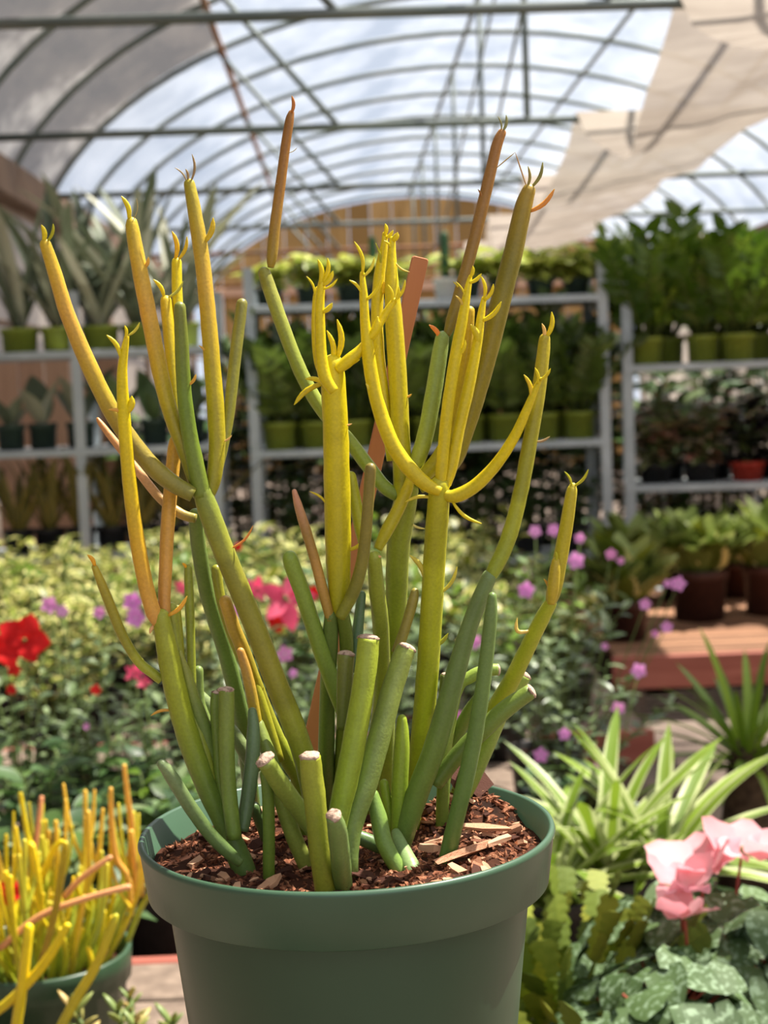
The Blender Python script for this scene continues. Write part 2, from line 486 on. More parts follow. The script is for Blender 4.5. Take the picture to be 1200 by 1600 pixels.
# film panels between the hoops
strips = [(XL, -0.59), (-0.59, 0.84), (0.84, 1.72), (1.72, XR)]
def panel_mesh(xa, xb, mat, L=1.03):
    vs = []; fs = []
    nx, ny = 8, 4
    for j in range(ny + 1):
        for i in range(nx + 1):
            x = xa + (xb - xa) * i / nx
            t = j / ny
            z = arch_z(x) + 0.022 - 0.02 * math.sin(math.pi * t)
            vs.append((x, t * L, z))
    for j in range(ny):
        for i in range(nx):
            a = j * (nx + 1) + i
            fs.append((a, a + 1, a + nx + 2, a + nx + 1))
    return mesh_from('film', vs, fs, mat)
pm = [panel_mesh(a, b, 'film') for a, b in strips]
pd = panel_mesh(*strips[0], 'film_dusty')
for y in HOOPS[:-1]:
    for k in range(4):
        put('film_panel', pd if (k == 0 and y < 8.4) else pm[k], ceil, T(0, y, 0))
# purlins along the house
Y0, Y1 = HOOPS[0], HOOPS[-1]
for x, m, r in ((-0.59, 'rusty', 0.018), (0.84, 'galv_dark', 0.014), (1.72, 'galv_dark', 0.014), (2.6, 'galv_dark', 0.014)):
    put('purlin', bar((x, Y0, arch_z(x) - 0.03), (x, Y1, arch_z(x) - 0.03), r, m), ceil)
# tie bars with struts and braces
tie_me = bar((XL, 0, TIE_Z), (XR, 0, TIE_Z), 0.017, 'galv_dark', 8)
tie_me2 = bar((XL, 0, TIE_Z), (XR, 0, TIE_Z), 0.018, 'rusty', 8)
strut_me = bar((0.84, 0, TIE_Z), (0.84, 0, arch_z(0.84)), 0.014, 'galv_dark')
strut2_me = bar((1.42, 0, TIE_Z - 0.02), (1.42, 0, arch_z(1.42)), 0.011, 'galv_dark')
b1_me = bar((0.03, 0, TIE_Z), (-0.62, 0, arch_z(-0.62)), 0.013, 'galv_dark')
b2_me = bar((1.66, 0, TIE_Z), (2.36, 0, arch_z(2.36)), 0.013, 'galv_dark')
for i, y in enumerate(HOOPS):
    if i % 2 == 1:
        put('tie_bar', tie_me if y < 12 else tie_me2, ceil, T(0, y, 0))
        put('strut', strut_me, ceil, T(0, y, 0))
        put('brace', b1_me, ceil, T(0, y, 0))
        put('brace', b2_me, ceil, T(0, y, 0))
# long diagonal wind braces from the ridge down to the tie bars
for (a, b) in (((0.84, 6.84, 3.15), (0.84, 12.99, TIE_Z)), ((0.84, 4.78, 3.15), (0.84, 8.9, TIE_Z))):
    put('wind_brace', bar(a, b, 0.008, 'galv_dark'), ceil)
# gutters and side walls
for x, nm in ((XL - 0.03, 'trim_1'), (XR + 0.03, 'trim_2')):
    struct(nm, box(0.16, Y1 - Y0, 0.19, 'gutter', 0.01), T(x, (Y0 + Y1) / 2, arch_z(XL) - 0.015))
def film_wall(x, name):
    vs = []; fs = []
    ny = 60
    for j in range(ny + 1):
        y = Y0 + (Y1 - Y0) * j / ny
        for i in range(5):
            vs.append((x + 0.02 * math.sin(j * 1.7 + i), y, 2.02 * i / 4))
    for j in range(ny):
        for i in range(4):
            a = j * 5 + i
            fs.append((a, a + 1, a + 6, a + 5))
    w = struct(name, mesh_from('wall', vs, fs, 'film_wall'))
    pm_ = bar((0, 0, 0), (0, 0, 2.02), 0.025, 'gutter', 8)
    for k, y in enumerate(HOOPS):
        if k % 2 == 1:
            put('wall_post', pm_, w, T(x + (0.06 if x < 0 else -0.06), y, 0))
    for z in (0.7, 1.4):
        put('wall_rail', bar((x + (0.05 if x < 0 else -0.05), Y0, z), (x + (0.05 if x < 0 else -0.05), Y1, z), 0.016, 'gutter'), w)
film_wall(XL - 0.05, 'wall_left')
film_wall(XR + 0.05, 'wall_right')
# far gable of ochre boards
wb = bpy.data.objects.new('wall_back', None); COL.objects.link(wb); wb['kind'] = 'structure'
bw = 0.25
x = XL
k = 0
while x < XR - 0.01:
    xa, xb = x + 0.004, min(x + bw - 0.004, XR)
    za, zb = arch_z(xa) - 0.02, arch_z(xb) - 0.02
    y = 18.4 + (0.012 if k % 2 else 0)
    vs = [(xa, y, 0), (xb, y, 0), (xb, y, zb), (xa, y, za), (xa, y + 0.03, 0), (xb, y + 0.03, 0), (xb, y + 0.03, zb), (xa, y + 0.03, za)]
    fs = [(0, 1, 2, 3), (5, 4, 7, 6), (1, 5, 6, 2), (4, 0, 3, 7), (3, 2, 6, 7), (4, 5, 1, 0)]
    put('board', mesh_from('board', vs, fs, 'ochre_board', False), wb)
    x += bw; k += 1
for z in (1.5, 2.15):
    put('rail', box(XR - XL, 0.05, 0.09, 'fence_board', 0.005), wb, T(XC, 18.34, z))
# shade curtain swagged over the tie bars ---------------------------
def curtain():
    bars = [y for i, y in enumerate(HOOPS) if i % 2 == 1 and y > 2.0 and y < 15.5]
    ny, nx = 12, 12
    vs = []; fs = []
    rows = []
    for b in range(len(bars) - 1):
        sag = [0.36, 0.33, 0.29, 0.30, 0.26, 0.27, 0.25][b % 7]
        for j in range(ny):
            t = j / ny
            # full swag: steep at the bars
            z = TIE_Z + 0.03 - sag * (math.sin(math.pi * t) ** 0.65)
            y = bars[b] + (bars[b + 1] - bars[b]) * (t + 0.06 * math.sin(2 * math.pi * t))
            rows.append((y, z, math.sin(math.pi * t)))
    rows.append((bars[-1], TIE_Z + 0.03, 0))
    for (y, z, s) in rows:
        for i in range(nx + 1):
            u = i / nx
            x = 1.05 + 0.82 * u + 0.05 * s * math.sin(y * 2.3)
            zz = TIE_Z + 0.03 + (z - TIE_Z - 0.03) * (1 - 0.62 * u ** 1.3) + 0.008 * s * math.sin(u * 23 + y * 3)
            vs.append((x, y, zz))
    for j in range(len(rows) - 1):
        for i in range(nx):
            a = j * (nx + 1) + i
            fs.append((a, a + 1, a + nx + 2, a + nx + 1))
    o = put('shade_curtain', mesh_from('curtain', vs, fs, 'shade_cloth'))
    o['label'] = 'off-white shade curtain hanging in swags over the roof tie bars'
    o['category'] = 'curtain'
curtain()
# ------------------------------------------------------------------ benches
def bench(label, x0, x1, y0, y1, z, mat, lipmat, pw=0.1, lip=0.10, legmat='wood_grey', lipback=False):
    cx, cy = (x0 + x1) / 2, (y0 + y1) / 2
    b = thing('plant_bench', (cx, cy, 0), label, 'bench')
    n = max(1, int(round((y1 - y0) / pw)))
    p = (y1 - y0) / n
    me = box(x1 - x0, p - 0.008, 0.022, mat, 0.002)
    for k in range(n):
        put('plank', me, b, T(0, y0 - cy + p * (k + 0.5), z - 0.011))
    lm = box(x1 - x0 + 0.03, 0.024, lip, lipmat, 0.003)
    put('front_board', lm, b, T(0, y0 - cy - 0.013, z - 0.001 - lip / 2))
    put('back_board', lm, b, T(0, y1 - cy + 0.013, z - 0.001 - lip / 2))
    lg = box(0.06, 0.05, z - 0.022, legmat, 0.003)
    nl = max(2, int((x1 - x0) / 0.45) + 1)
    for k in range(nl):
        for yy in (y0 + 0.04, y1 - 0.04):
            put('leg', lg, b, T(-cx + x0 + 0.06 + (x1 - x0 - 0.12) * k / (nl - 1), yy - cy, (z - 0.022) / 2))
    return b
bench('long reddish slatted bench in the foreground under the yellow cactus and cyclamen', -0.95, 1.05, 0.42, 1.75, 0.40, 'wood_grey', 'bench_red', 0.11, 0.06)
bench('weathered grey bench behind the green pot holding the flowering shrubs', -1.4, 0.40, 2.0, 3.4, 0.28, 'wood_grey', 'bench_red', 0.12, 0.08)
bench('low red-edged bench at right carrying the dark brown pots', 0.80, 2.7, 4.7, 6.1, 0.196, 'bench_top', 'bench_red', 0.07, 0.10)
bench('low plank bench before the racks covered in variegated plants', -1.5, 0.70, 3.7, 6.1, 0.20, 'wood_grey', 'bench_red', 0.12, 0.08)
for k, (x, y, w) in enumerate(((1.02, 3.55, 0.9), (1.15, 3.82, 1.1))):
    o = put('loose_board', box(w, 0.10, 0.025, 'wood_grey', 0.003), None, T(x, y, 0.0125))
    o['label'] = ['worn grey board on the floor behind the cyclamen, nearer of two', 'worn grey board on the floor behind the cyclamen, farther of two'][k]
    o['category'] = 'board'
# board fence behind the left rack
ff = thing('board_fence', (-1.1, 7.35, 0), 'pinkish brown board fence behind the left rack of snake plants', 'fence')
fb = box(0.115, 0.02, 1.25, 'fence_board', 0.002)
for k in range(5):
    put('board', fb, ff, T(-0.46 + 0.12 * k, 0, 0.625))
put('rail', box(0.6, 0.03, 0.06, 'wood_grey', 0.002), ff, T(-0.22, 0.03, 1.0))
# ------------------------------------------------------------------ racks
def rack(label, loc, w, d, h, shelves, rz=0.0, posts_at=(0, 1)):
    r = thing('metal_rack', loc, label, 'rack', rz=rz)
    # angle-iron posts
    a = 0.042; t = 0.004
    def post(sx, sy):
        vs = []
        prof = [(0, 0), (a * sx, 0), (a * sx, t * sy), (t * sx, t * sy), (t * sx, a * sy), (0, a * sy)]
        for z in (0, h):
            vs += [(x, y, z) for x, y in prof]
        fs = [tuple(range(6)), tuple(range(11, 5, -1))] + [(k, (k + 1) % 6, (k + 1) % 6 + 6, k + 6) for k in range(6)]
        return mesh_from('post', vs, fs, 'rack_metal', False)
    for fx in posts_at:
        for fy in (0, 1):
            sx = 1 if fx < 0.75 else -1
            put('post', post(sx, 1 if fy == 0 else -1), r, T(fx * w, fy * d, 0))
    for z in shelves:
        s = put('shelf', box(w, d - 0.02, 0.008, 'rack_metal', 0), r, T(w / 2, d / 2, z - 0.004))
        put('shelf_edge', box(w, 0.012, 0.028, 'rack_metal', 0.002), s, T(0, -d / 2 + 0.004, -0.012))
        put('shelf_edge', box(w, 0.012, 0.028, 'rack_metal', 0.002), s, T(0, d / 2 - 0.004, -0.012))
        for fx in posts_at:
            put('bracket', box(0.012, d - 0.04, 0.05, 'rack_metal', 0.002), s, T((fx - 0.5) * w * 0.985, 0, -0.03))
    return r
RM_X, RM_Y, RM_W, RM_D = -0.39, 6.5, 1.50, 0.42
RACK_MID = [0.30, 0.785, 1.385]
rack('grey metal rack in the middle, pothos on its top shelf', (RM_X, RM_Y, 0), RM_W, RM_D, 1.54, RACK_MID)
RACK_L = [0.40, 0.83, 1.225]
RL_X, RL_Y, RL_W, RL_D = -1.56, 6.35, 1.06, 0.40
rack('grey metal rack at left filled with snake plants', (RL_X, RL_Y, 0), RL_W, RL_D, 1.46, RACK_L, posts_at=(0, 0.45, 1))
RACK_R = [0.10, 0.585, 1.085]
RR_X, RR_Y, RR_W, RR_D = 1.165, 6.50, 1.5, 0.42
RR_RZ = math.radians(-9)
rack('grey metal rack at right, dark plants in red pots low on it', (RR_X, RR_Y, 0), RR_W, RR_D, 1.53, RACK_R, RR_RZ)
# ================================================================== MAIN POTTED PENCIL CACTUS
RIM_R = 0.0825
fw = RM @ Vector((0, 0, -1))
RC = CAM + ray(542, 1290) * 0.624          # rim centre
YP = RC.y
POT_H = 0.150
pot_base = Vector((RC.x, RC.y, RC.z - POT_H))
SOIL_Z = RC.z - 0.011
main = thing('potted_pencil_cactus', pot_base, 'large pencil cactus with yellow and green stems in a green plastic pot', 'potted plant')
MI = Matrix.Translation(-pot_base)
lipz = POT_H - 0.0225
potm = lathe([(0.001, 0), (0.056, 0), (0.058, 0.003), (0.0722, lipz + 0.002), (0.0722, lipz + 0.004), (0.0700, lipz), (0.054, 0.004), (0.001, 0.004)], 96, 'pot_green')
potp = put('pot', potm, main)
R = RIM_R
put('rim', lathe([(0.0715, lipz + 0.0015), (0.0780, lipz), (0.0794, lipz + 0.0008), (R - 0.0006, POT_H - 0.0028), (R, POT_H - 0.0018), (R - 0.0006, POT_H - 0.0002), (R - 0.0016, POT_H), (R - 0.0026, POT_H - 0.0006), (0.0770, lipz + 0.004), (0.0700, lipz - 0.002)], 128, 'rim_lit_green'), potp)
def soil_h(x, y):
    """height of the bark above pot base, local x,y"""
    r = math.hypot(x, y)
    h = POT_H - 0.0125 + 0.004 * noise.noise(Vector((x * 40, y * 40, 1))) + 0.0015 * noise.noise(Vector((x * 130, y * 130, 4)))
    # heaped towards the right back
    d = math.hypot(x - 0.052, y - 0.040)
    h += 0.0115 * math.exp(-(d / 0.022) ** 2)
    h += 0.003 * math.exp(-((math.hypot(x - 0.05, y + 0.01)) / 0.03) ** 2)
    return h
vs = []; fs = []
NR, NA = 22, 60
vs.append((0, 0, soil_h(0, 0)))
for i in range(1, NR + 1):
    rr = 0.0778 * i / NR
    for k in range(NA):
        a = 2 * math.pi * k / NA
        vs.append((rr * math.cos(a), rr * math.sin(a), soil_h(rr * math.cos(a), rr * math.sin(a))))
for k in range(NA):
    fs.append((0, 1 + k, 1 + (k + 1) % NA))
for i in range(NR - 1):
    for k in range(NA):
        a = 1 + i * NA + k; b = 1 + i * NA + (k + 1) % NA
        fs.append((a, b, b + NA, a + NA))
soil = put('soil', mesh_from('soil', vs, fs, 'soil'), main)
soil['label'] = 'dark brown bark mulch filling the pot'
def chip_mesh(seed, n=7):
    rs = random.Random(seed)
    bm = bmesh.new()
    bmesh.ops.create_cube(bm, size=1)
    bmesh.ops.subdivide_edges(bm, edges=[e for e in bm.edges if abs((e.verts[0].co - e.verts[1].co).x) > 0.5], cuts=1)
    for v in bm.verts:
        s = 1 - 0.55 * abs(v.co.x) * rs.uniform(0.6, 1.4)
        v.co = Vector((v.co.x * rs.uniform(0.8, 1.15), v.co.y * s * rs.uniform(0.7, 1.3), v.co.z * s * rs.uniform(0.6, 1.3) + 0.12 * abs(v.co.x)))
    me = bpy.data.meshes.new('chip'); bm.to_mesh(me); bm.free(); me.materials.append(MATS['bark'])
    return me
chips = [chip_mesh(s) for s in range(8)]
rs = random.Random(5)
def chip_at(x, y, L, Wd, Th, yaw, pitch, lift=0.0):
    z = soil_h(x, y) + lift
    M = T(x, y, z) @ Matrix.Rotation(yaw, 4, 'Z') @ Matrix.Rotation(pitch, 4, 'Y') @ Matrix.Rotation(rs.uniform(-.5, .5), 4, 'X') @ Matrix.Diagonal((L, Wd, Th, 1))
    put('bark_chip', rs.choice(chips), soil, M)
cnt = 0
while cnt < 285:
    a = rs.uniform(0, 2 * math.pi); r = 0.0745 * math.sqrt(rs.random())
    x, y = r * math.cos(a), r * math.sin(a)
    L = rs.choice([rs.uniform(0.003, 0.005), rs.uniform(0.004, 0.008), rs.uniform(0.006, 0.011)])
    if math.hypot(x, y) + L * 0.5 > 0.0765: continue
    chip_at(x, y, L, L * rs.uniform(0.18, 0.5), L * rs.uniform(0.15, 0.35), rs.uniform(0, 6.28), rs.uniform(-0.5, 0.5), 0.0012)
    cnt += 1
# the long pale sliver and the big flake at the right back
chip_at(0.046, -0.018, 0.030, 0.0042, 0.003, 0.62, -0.06, 0.0035)
chip_at(0.055, 0.008, 0.022, 0.0025, 0.002, -0.15, 0.05, 0.004)
chip_at(0.052, 0.043, 0.018, 0.014, 0.003, -0.5, 0.5, 0.0050)
chip_at(0.060, -0.008, 0.02, 0.0022, 0.002, 1.0, 0.1, 0.004)
chip_at(0.020, -0.062, 0.02, 0.003, 0.002, 0.2, 0.0, 0.003)
chip_at(-0.055, 0.02, 0.012, 0.006, 0.003, 0.2, 0.1, 0.003)
# crumbs
vs = []; fs = []
for k in range(4200):
    a = rs.uniform(0, 6.283); r = 0.0765 * math.sqrt(rs.random())
    c = Vector((r * math.cos(a), r * math.sin(a), 0)); c.z = soil_h(c.x, c.y)
    s = rs.uniform(0.0006, 0.0019)
    d1 = Vector((rs.gauss(0, 1), rs.gauss(0, 1), rs.gauss(0, 0.6))).normalized()
    d2 = d1.cross(Vector((rs.gauss(0, 1), rs.gauss(0, 1), rs.gauss(0, 1)))).normalized(); d3 = d1.cross(d2)
    b = len(vs)
    vs += [c + d1 * s * 1.6, c - d1 * s * 1.6, c + d2 * s * .7, c - d2 * s * .7, c + d3 * s * .5, c - d3 * s * .5]
    fs += [(b, b + 2, b + 4), (b, b + 4, b + 3), (b, b + 3, b + 5), (b, b + 5, b + 2), (b + 1, b + 4, b + 2), (b + 1, b + 3, b + 4), (b + 1, b + 5, b + 3), (b + 1, b + 2, b + 5)]
put('bark_crumbs', mesh_from('crumbs', vs, fs, 'crumbs', False), soil, kind='stuff')

YEL = (214, 188, 12); YEL2 = (200, 176, 16); YG = (166, 162, 24); GRN = (112, 132, 42); DGR = (74, 104, 46); BGR = (84, 110, 62)
OLV = (136, 130, 38); ORG = (206, 142, 50); PCH = (214, 150, 92); RST = (150, 88, 38); BRN = (126, 102, 34); LGR = (120, 140, 60)
PXM = 1.0 / FPX
def soil_depth(px, py):
    p = at_z(px, py, SOIL_Z)
    return (p.y - YP)
STEMS = {}
def warm(c):
    if c[1] > c[0]:
        c = ((c[0] + (c[1] - c[0]) * 0.2) * 1.12, c[1] * 1.12, c[2] * 1.45)
    else:
        k = min(1.0, (c[0] - c[1]) / max(1e-4, c[0]) * 2)
        c = (c[0], c[1] + (c[0] - c[1]) * 0.14, c[2] * (1 + 0.5 * k))
    f = 1.26 if c[1] > c[0] else 1.06
    return (min(0.9, c[0] * f), min(0.9, c[1] * f), c[2] * 0.95)
def colstops(stops, t):
    if len(stops) == 1: return warm(lin(stops[0]))
    f = t * (len(stops) - 1); i = min(int(f), len(stops) - 2); f -= i
    a, b = lin(stops[i]), lin(stops[i + 1])
    return warm(tuple(x + (y - x) * f for x, y in zip(a, b)))
def stem(key, pts, zz, cols, tip='round', soilbase=False):
    """pts (x,y,r) in photo pixels from base to tip, zz depth in cm (start,end) about the pot centre"""
    z0, z1 = zz
    z0 = z0 / 100 if z0 is not None else max(-0.062, min(0.060, soil_depth(pts[0][0], pts[0][1])))
    z1 = z1 / 100
    acc = [0.0]
    for a, b in zip(pts, pts[1:]):
        acc.append(acc[-1] + math.hypot(a[0] - b[0], a[1] - b[1]))
    tot = acc[-1]
    cp = []
    for (x, y, r), s in zip(pts, acc):
        cp.append((x, y, r, z0 + (z1 - z0) * s / tot, s / tot))
    cp = catmull(cp, 5)
    P = []; Rr = []; C = []
    for (x, y, r, dz, t) in cp:
        p = at_y(x, y, YP + dz)
        P.append(p - pot_base)
        Rr.append(max(0.0003, r) * PXM * (p - CAM).dot(fw))
        C.append(colstops(cols, min(1, max(0, t))))
    if soilbase:
        d = (P[0] - P[1]).normalized()
        P.insert(0, P[0] + (d + Vector((0, 0, -0.6))) * 0.008); Rr.insert(0, Rr[0] * 1.05); C.insert(0, C[0])
    if tip == 'cut':
        me = tube(P, Rr, 14, 'flat', 'stem', C, jit=0.05)
    else:
        me = tube(P, Rr, 14, tip, 'stem', C, jit=0.05)
    o = put('stem', me, main)
    if tip == 'cut':
        d = (P[-1] - P[-2]).normalized(); r = Rr[-1]
        capm = tube([P[-1] - d * r * 0.12, P[-1] + d * r * 0.12, P[-1] + d * r * 0.32, P[-1] + d * r * 0.45], [r * 0.97, r * 1.0, r * 0.72, r * 0.25], 12, 'flat', 'cut', jit=0.5)
        put('cut_end', capm, o)
    STEMS[key] = (o, cp)
    return o
def lf(key, x0, y0, x1, y1, w, col, bend=0.12):
    """small leaf or bud on a stem, pixels"""
    o, cp = STEMS[key]
    q = min(cp, key=lambda c: (c[0] - x0) ** 2 + (c[1] - y0) ** 2)
    dz = q[3] - 0.001
    dd = math.hypot(x0 - q[0], y0 - q[1])
    if dd > q[2] * 0.7 and dd > 1e-6:
        x0 = q[0] + (x0 - q[0]) / dd * q[2] * 0.7; y0 = q[1] + (y0 - q[1]) / dd * q[2] * 0.7
    n = 6
    P = []; Rr = []; C = []
    dx, dy = x1 - x0, y1 - y0
    thin = w < 2
    for i in range(n + 1):
        t = i / n
        b = bend * math.sin(math.pi * t)
        p = at_y(x0 + dx * t - dy * b, y0 + dy * t + dx * b, YP + dz - 0.001 * t)
        P.append(p - pot_base)
        f = (0.75 if thin else (0.45 + 0.55 * math.sin(math.pi * min(1, t * 0.9 + 0.08)))) * (1 if t < 0.95 else 0.45)
        Rr.append(w * 0.5 * f * PXM * 0.63)
        C.append(warm(lin(col)))
    put('leaf', tube(P, Rr, 7, 'round', 'stem', C, flat=0.55), o)
S = stem
# ---- left group
S('A', [(505, 1330, 17), (488, 1240, 17), (470, 1165, 17.5), (435, 1075, 17.5), (400, 985, 17), (372, 915, 17), (345, 850, 17), (326, 798, 17), (316, 768, 15)], (None, -1.2), [DGR, (122, 132, 38), (142, 134, 40), (134, 130, 42), (104, 118, 44)], soilbase=True)
S('S4', [(316, 775, 15), (303, 715, 13.5), (293, 660, 12.5), (287, 600, 11.5), (284, 540, 11), (281, 480, 9)], (-1.2, -2.0), [(98, 116, 40), (84, 112, 36), (100, 106, 42)])
S('S1', [(302, 773, 12), (265, 752, 14), (228, 718, 14.5), (193, 672, 14), (165, 625, 13.5), (132, 555, 13), (105, 490, 12), (85, 425, 11), (71, 382, 9)], (-1.5, -2.5), [(122, 120, 48), (150, 128, 42), (180, 148, 36), (204, 146, 50), (200, 160, 30)])
S('S2', [(307, 752, 13), (287, 700, 12), (265, 640, 12.5), (250, 580, 13), (235, 505, 13), (220, 430, 12.5), (208, 365, 11), (206, 348, 9)], (-1.2, -0.5), [(112, 120, 40), (172, 152, 30), (204, 146, 46), (186, 156, 32)])
S('S3', [(286, 690, 9), (276, 640, 9), (268, 560, 9.5), (262, 500, 9.5), (259, 470, 9)], (-0.4, 0.5), [YG, (202, 168, 26)])
S('S3b', [(284, 640, 8), (281, 540, 9), (277, 470, 8.5), (276, 410, 8)], (0, 1.0), [YG, YEL])
S('S5', [(326, 775, 9), (334, 748, 12), (339, 700, 13), (337, 640, 13.5), (331, 560, 13), (324, 480, 12.5), (315, 400, 12), (304, 330, 11), (296, 288, 9)], (-1.0, 0), [(140, 136, 32), (176, 156, 24), (192, 146, 42), (160, 144, 32)])
S('S6', [(332, 765, 7), (345, 715, 8), (357, 650, 9), (365, 580, 9.5), (372, 520, 9.5), (378, 475, 9)], (-0.8, 0.5), [(132, 132, 40), (124, 120, 52)])
S('S9', [(306, 810, 7), (283, 803, 8), (250, 778, 7.5), (215, 735, 7), (185, 697, 6.5), (160, 665, 5), (153, 655, 3)], (-0.3, 0.6), [(140, 130, 50), PCH, (192, 122, 64)])
S('S10', [(395, 1262, 12), (381, 1145, 13), (371, 1092, 13), (353, 1022, 12.5), (335, 965, 12.5), (322, 920, 12), (311, 860, 12), (305, 805, 11)], (None, 0.4), [(72, 102, 48), (82, 112, 50), (86, 110, 48)], soilbase=True)
S('B', [(380, 1356, 19), (364, 1318, 18), (346, 1282, 15), (325, 1235, 16.5), (297, 1160, 18), (277, 1090, 18), (262, 1020, 17), (252, 965, 14)], (None, -2.0), [(76, 106, 52), (86, 112, 40), (124, 134, 30), (132, 136, 36)], soilbase=True)
S('B2', [(338, 1255, 8), (322, 1180, 9), (300, 1110, 9), (284, 1050, 9), (273, 1000, 9), (268, 950, 9)], (-1.5, -1.4), [(112, 126, 40), (126, 132, 44)])
S('B3', [(345, 1240, 10), (333, 1190, 14), (318, 1140, 14), (303, 1095, 11), (292, 1055, 8), (281, 1020, 4)], (-1.0, -1.7), [(80, 106, 46), (84, 108, 46), (124, 126, 52)])
S('S7', [(252, 978, 9), (240, 958, 12), (228, 915, 12), (217, 860, 12), (208, 800, 11.5), (200, 730, 11), (195, 670, 10.5), (192, 620, 9.5), (191, 580, 8), (195, 545, 6), (198, 527, 4)], (-2.0, -3.5), [(206, 140, 62), (206, 150, 36), (206, 172, 20), YEL, YEL])
S('S8', [(257, 970, 9), (257, 930, 10), (259, 880, 10.5), (262, 820, 11), (267, 760, 11), (273, 700, 11), (276, 684, 9)], (-1.8, 0), [(188, 124, 54), ORG, (198, 146, 40)])
S('S11', [(252, 1062, 8), (240, 1053, 8), (215, 1032, 8), (190, 990, 8), (172, 945, 8), (157, 908, 7), (148, 886, 5)], (-1.6, -2.5), [(126, 136, 40), (168, 148, 42)])
S('S12', [(300, 1075, 7), (298, 1000, 7), (296, 940, 7.5), (294, 888, 6.5)], (0, 0), [(120, 130, 42)])
S('S12b', [(284, 1060, 6), (281, 1000, 6), (277, 950, 5.5)], (0, -.5), [(130, 134, 42)])
S('S13', [(325, 1130, 8), (312, 1095, 8), (310, 1048, 8)], (1, 1), [(96, 118, 60)])
S('S51', [(400, 1205, 11), (370, 1155, 12), (330, 1108, 12), (305, 1082, 10)], (2, 1.5), [(104, 122, 78)])
S('S14', [(480, 1300, 13), (468, 1222, 13), (453, 1193, 13), (428, 1145, 13), (402, 1079, 12), (380, 1017, 11.5), (365, 980, 11), (352, 940, 10)], (None, 0), [(94, 120, 40), (116, 130, 36), (150, 140, 38), (190, 144, 52)], soilbase=True)
S('S14b', [(436, 1190, 9), (405, 1090, 9), (370, 1010, 9), (346, 940, 8), (338, 890, 8)], (1.0, 1.0), [(150, 148, 36), (140, 140, 40)])
S('S15a', [(446, 1255, 10), (428, 1200, 11), (413, 1160, 11), (404, 1132, 9)], (-.8, .3), [(86, 110, 40), (104, 118, 52)])
S('S15', [(402, 1132, 8), (393, 1085, 9), (384, 1045, 8), (376, 1018, 6.5)], (.3, .1), [(170, 150, 36), (192, 134, 60)])
S('S16a', [(354, 1275, 7), (343, 1220, 7.5), (339, 1160, 7.5), (336, 1110, 8), (337, 1082, 7.5)], (-1.5, -1.5), [(92, 116, 46)], 'cut')
S('S16b', [(366, 1310, 12), (358, 1240, 12.5), (354, 1170, 12.5), (354, 1110, 12.5), (354, 1078, 12)], (-2.4, -2.3), [(88, 114, 46), (100, 116, 46)], 'cut')
S('S17', [(378, 1298, 10), (386, 1255, 11.5), (394, 1190, 11.5), (396, 1140, 10), (394, 1112, 7)], (-1.9, -1), [(74, 98, 62), (82, 106, 72)])
S('S18', [(376, 1348, 8), (355, 1330, 10.5), (330, 1305, 11), (300, 1265, 11), (277, 1228, 11), (262, 1205, 10), (253, 1194, 8)], (-3, -4), [(72, 98, 52), (76, 100, 56), (98, 118, 78)])
S('S19', [(420, 1368, 9.5), (420, 1300, 9.5), (419, 1240, 10), (415, 1210, 9)], (None, -3.0), [(82, 108, 38)], soilbase=True)
S('S20', [(492, 1300, 14), (465, 1262, 15), (440, 1228, 15.5), (413, 1187, 14)], (-2, -4.3), [(100, 122, 58), (116, 130, 52)], 'cut')
S('S21', [(478, 1352, 13), (455, 1297, 13), (437, 1245, 11), (430, 1225, 8)], (None, -2), [(128, 138, 62), (110, 128, 54)], soilbase=True)
S('S22', [(508, 1388, 17), (500, 1330, 17), (493, 1260, 17.5), (487, 1210, 17.5), (485, 1182, 16.5)], (None, -5.0), [(124, 128, 42), (118, 124, 36), (128, 134, 38)], 'cut', True)
S('S23', [(536, 1385, 15), (531, 1330, 16), (526, 1292, 15), (521, 1275, 12)], (None, -6.6), [(84, 114, 60), (96, 122, 68)], 'cut', True)
S('S24', [(416, 1310, 9), (398, 1262, 9)], (1.0, .5), [(66, 94, 50)])
# ---- middle group
S('S25b', [(530, 1285, 11), (535, 1180, 12), (541, 1060, 11), (541, 1000, 11), (535, 958, 11)], (None, 0), [(84, 102, 34)], soilbase=True)
S('S25c', [(512, 1285, 13), (510, 1180, 13), (512, 1080, 12.5), (516, 1000, 12.5), (517, 962, 10)], (None, 0), [(66, 92, 38), (80, 104, 46)], soilbase=True)
S('S25', [(532, 962, 9), (531, 940, 15), (529, 890, 19), (528, 820, 20.5), (526, 740, 20.5), (524, 660, 20), (521, 600, 19.5), (520, 570, 17)], (0, -.5), [(150, 150, 20), (186, 170, 16), (198, 178, 14), (204, 184, 12)])
S('S49', [(535, 1140, 9), (538, 1080, 12), (541, 1022, 13)], (-1, -1), [(76, 92, 34), (98, 104, 42)], 'cut')
S('S27', [(517, 968, 8), (505, 925, 8.5), (492, 875, 8), (477, 825, 8), (466, 790, 6.5), (460, 768, 4)], (0, -1), [(160, 126, 48), (186, 132, 60), (150, 112, 52), (196, 128, 96)])
S('S28', [(532, 964, 9), (550, 930, 10), (562, 895, 10), (570, 850, 9.5), (575, 790, 9), (579, 732, 9)], (-.5, -2), [(112, 116, 36), (128, 118, 46), (124, 108, 48)])
S('S29', [(540, 1120, 12), (508, 1035, 13), (490, 980, 13), (472, 925, 13), (458, 888, 13), (453, 872, 12)], (1, -.5), [(92, 118, 46), (106, 130, 46)])
S('S30', [(580, 1265, 12), (590, 1150, 13), (597, 1080, 13), (595, 980, 13), (589, 925, 12.5), (585, 872, 11)], (None, 0), [(104, 122, 38), (126, 136, 46)], soilbase=True)
S('S30b', [(560, 1050, 9), (558, 1000, 9), (565, 930, 7)], (1, 1), [(76, 106, 74)])
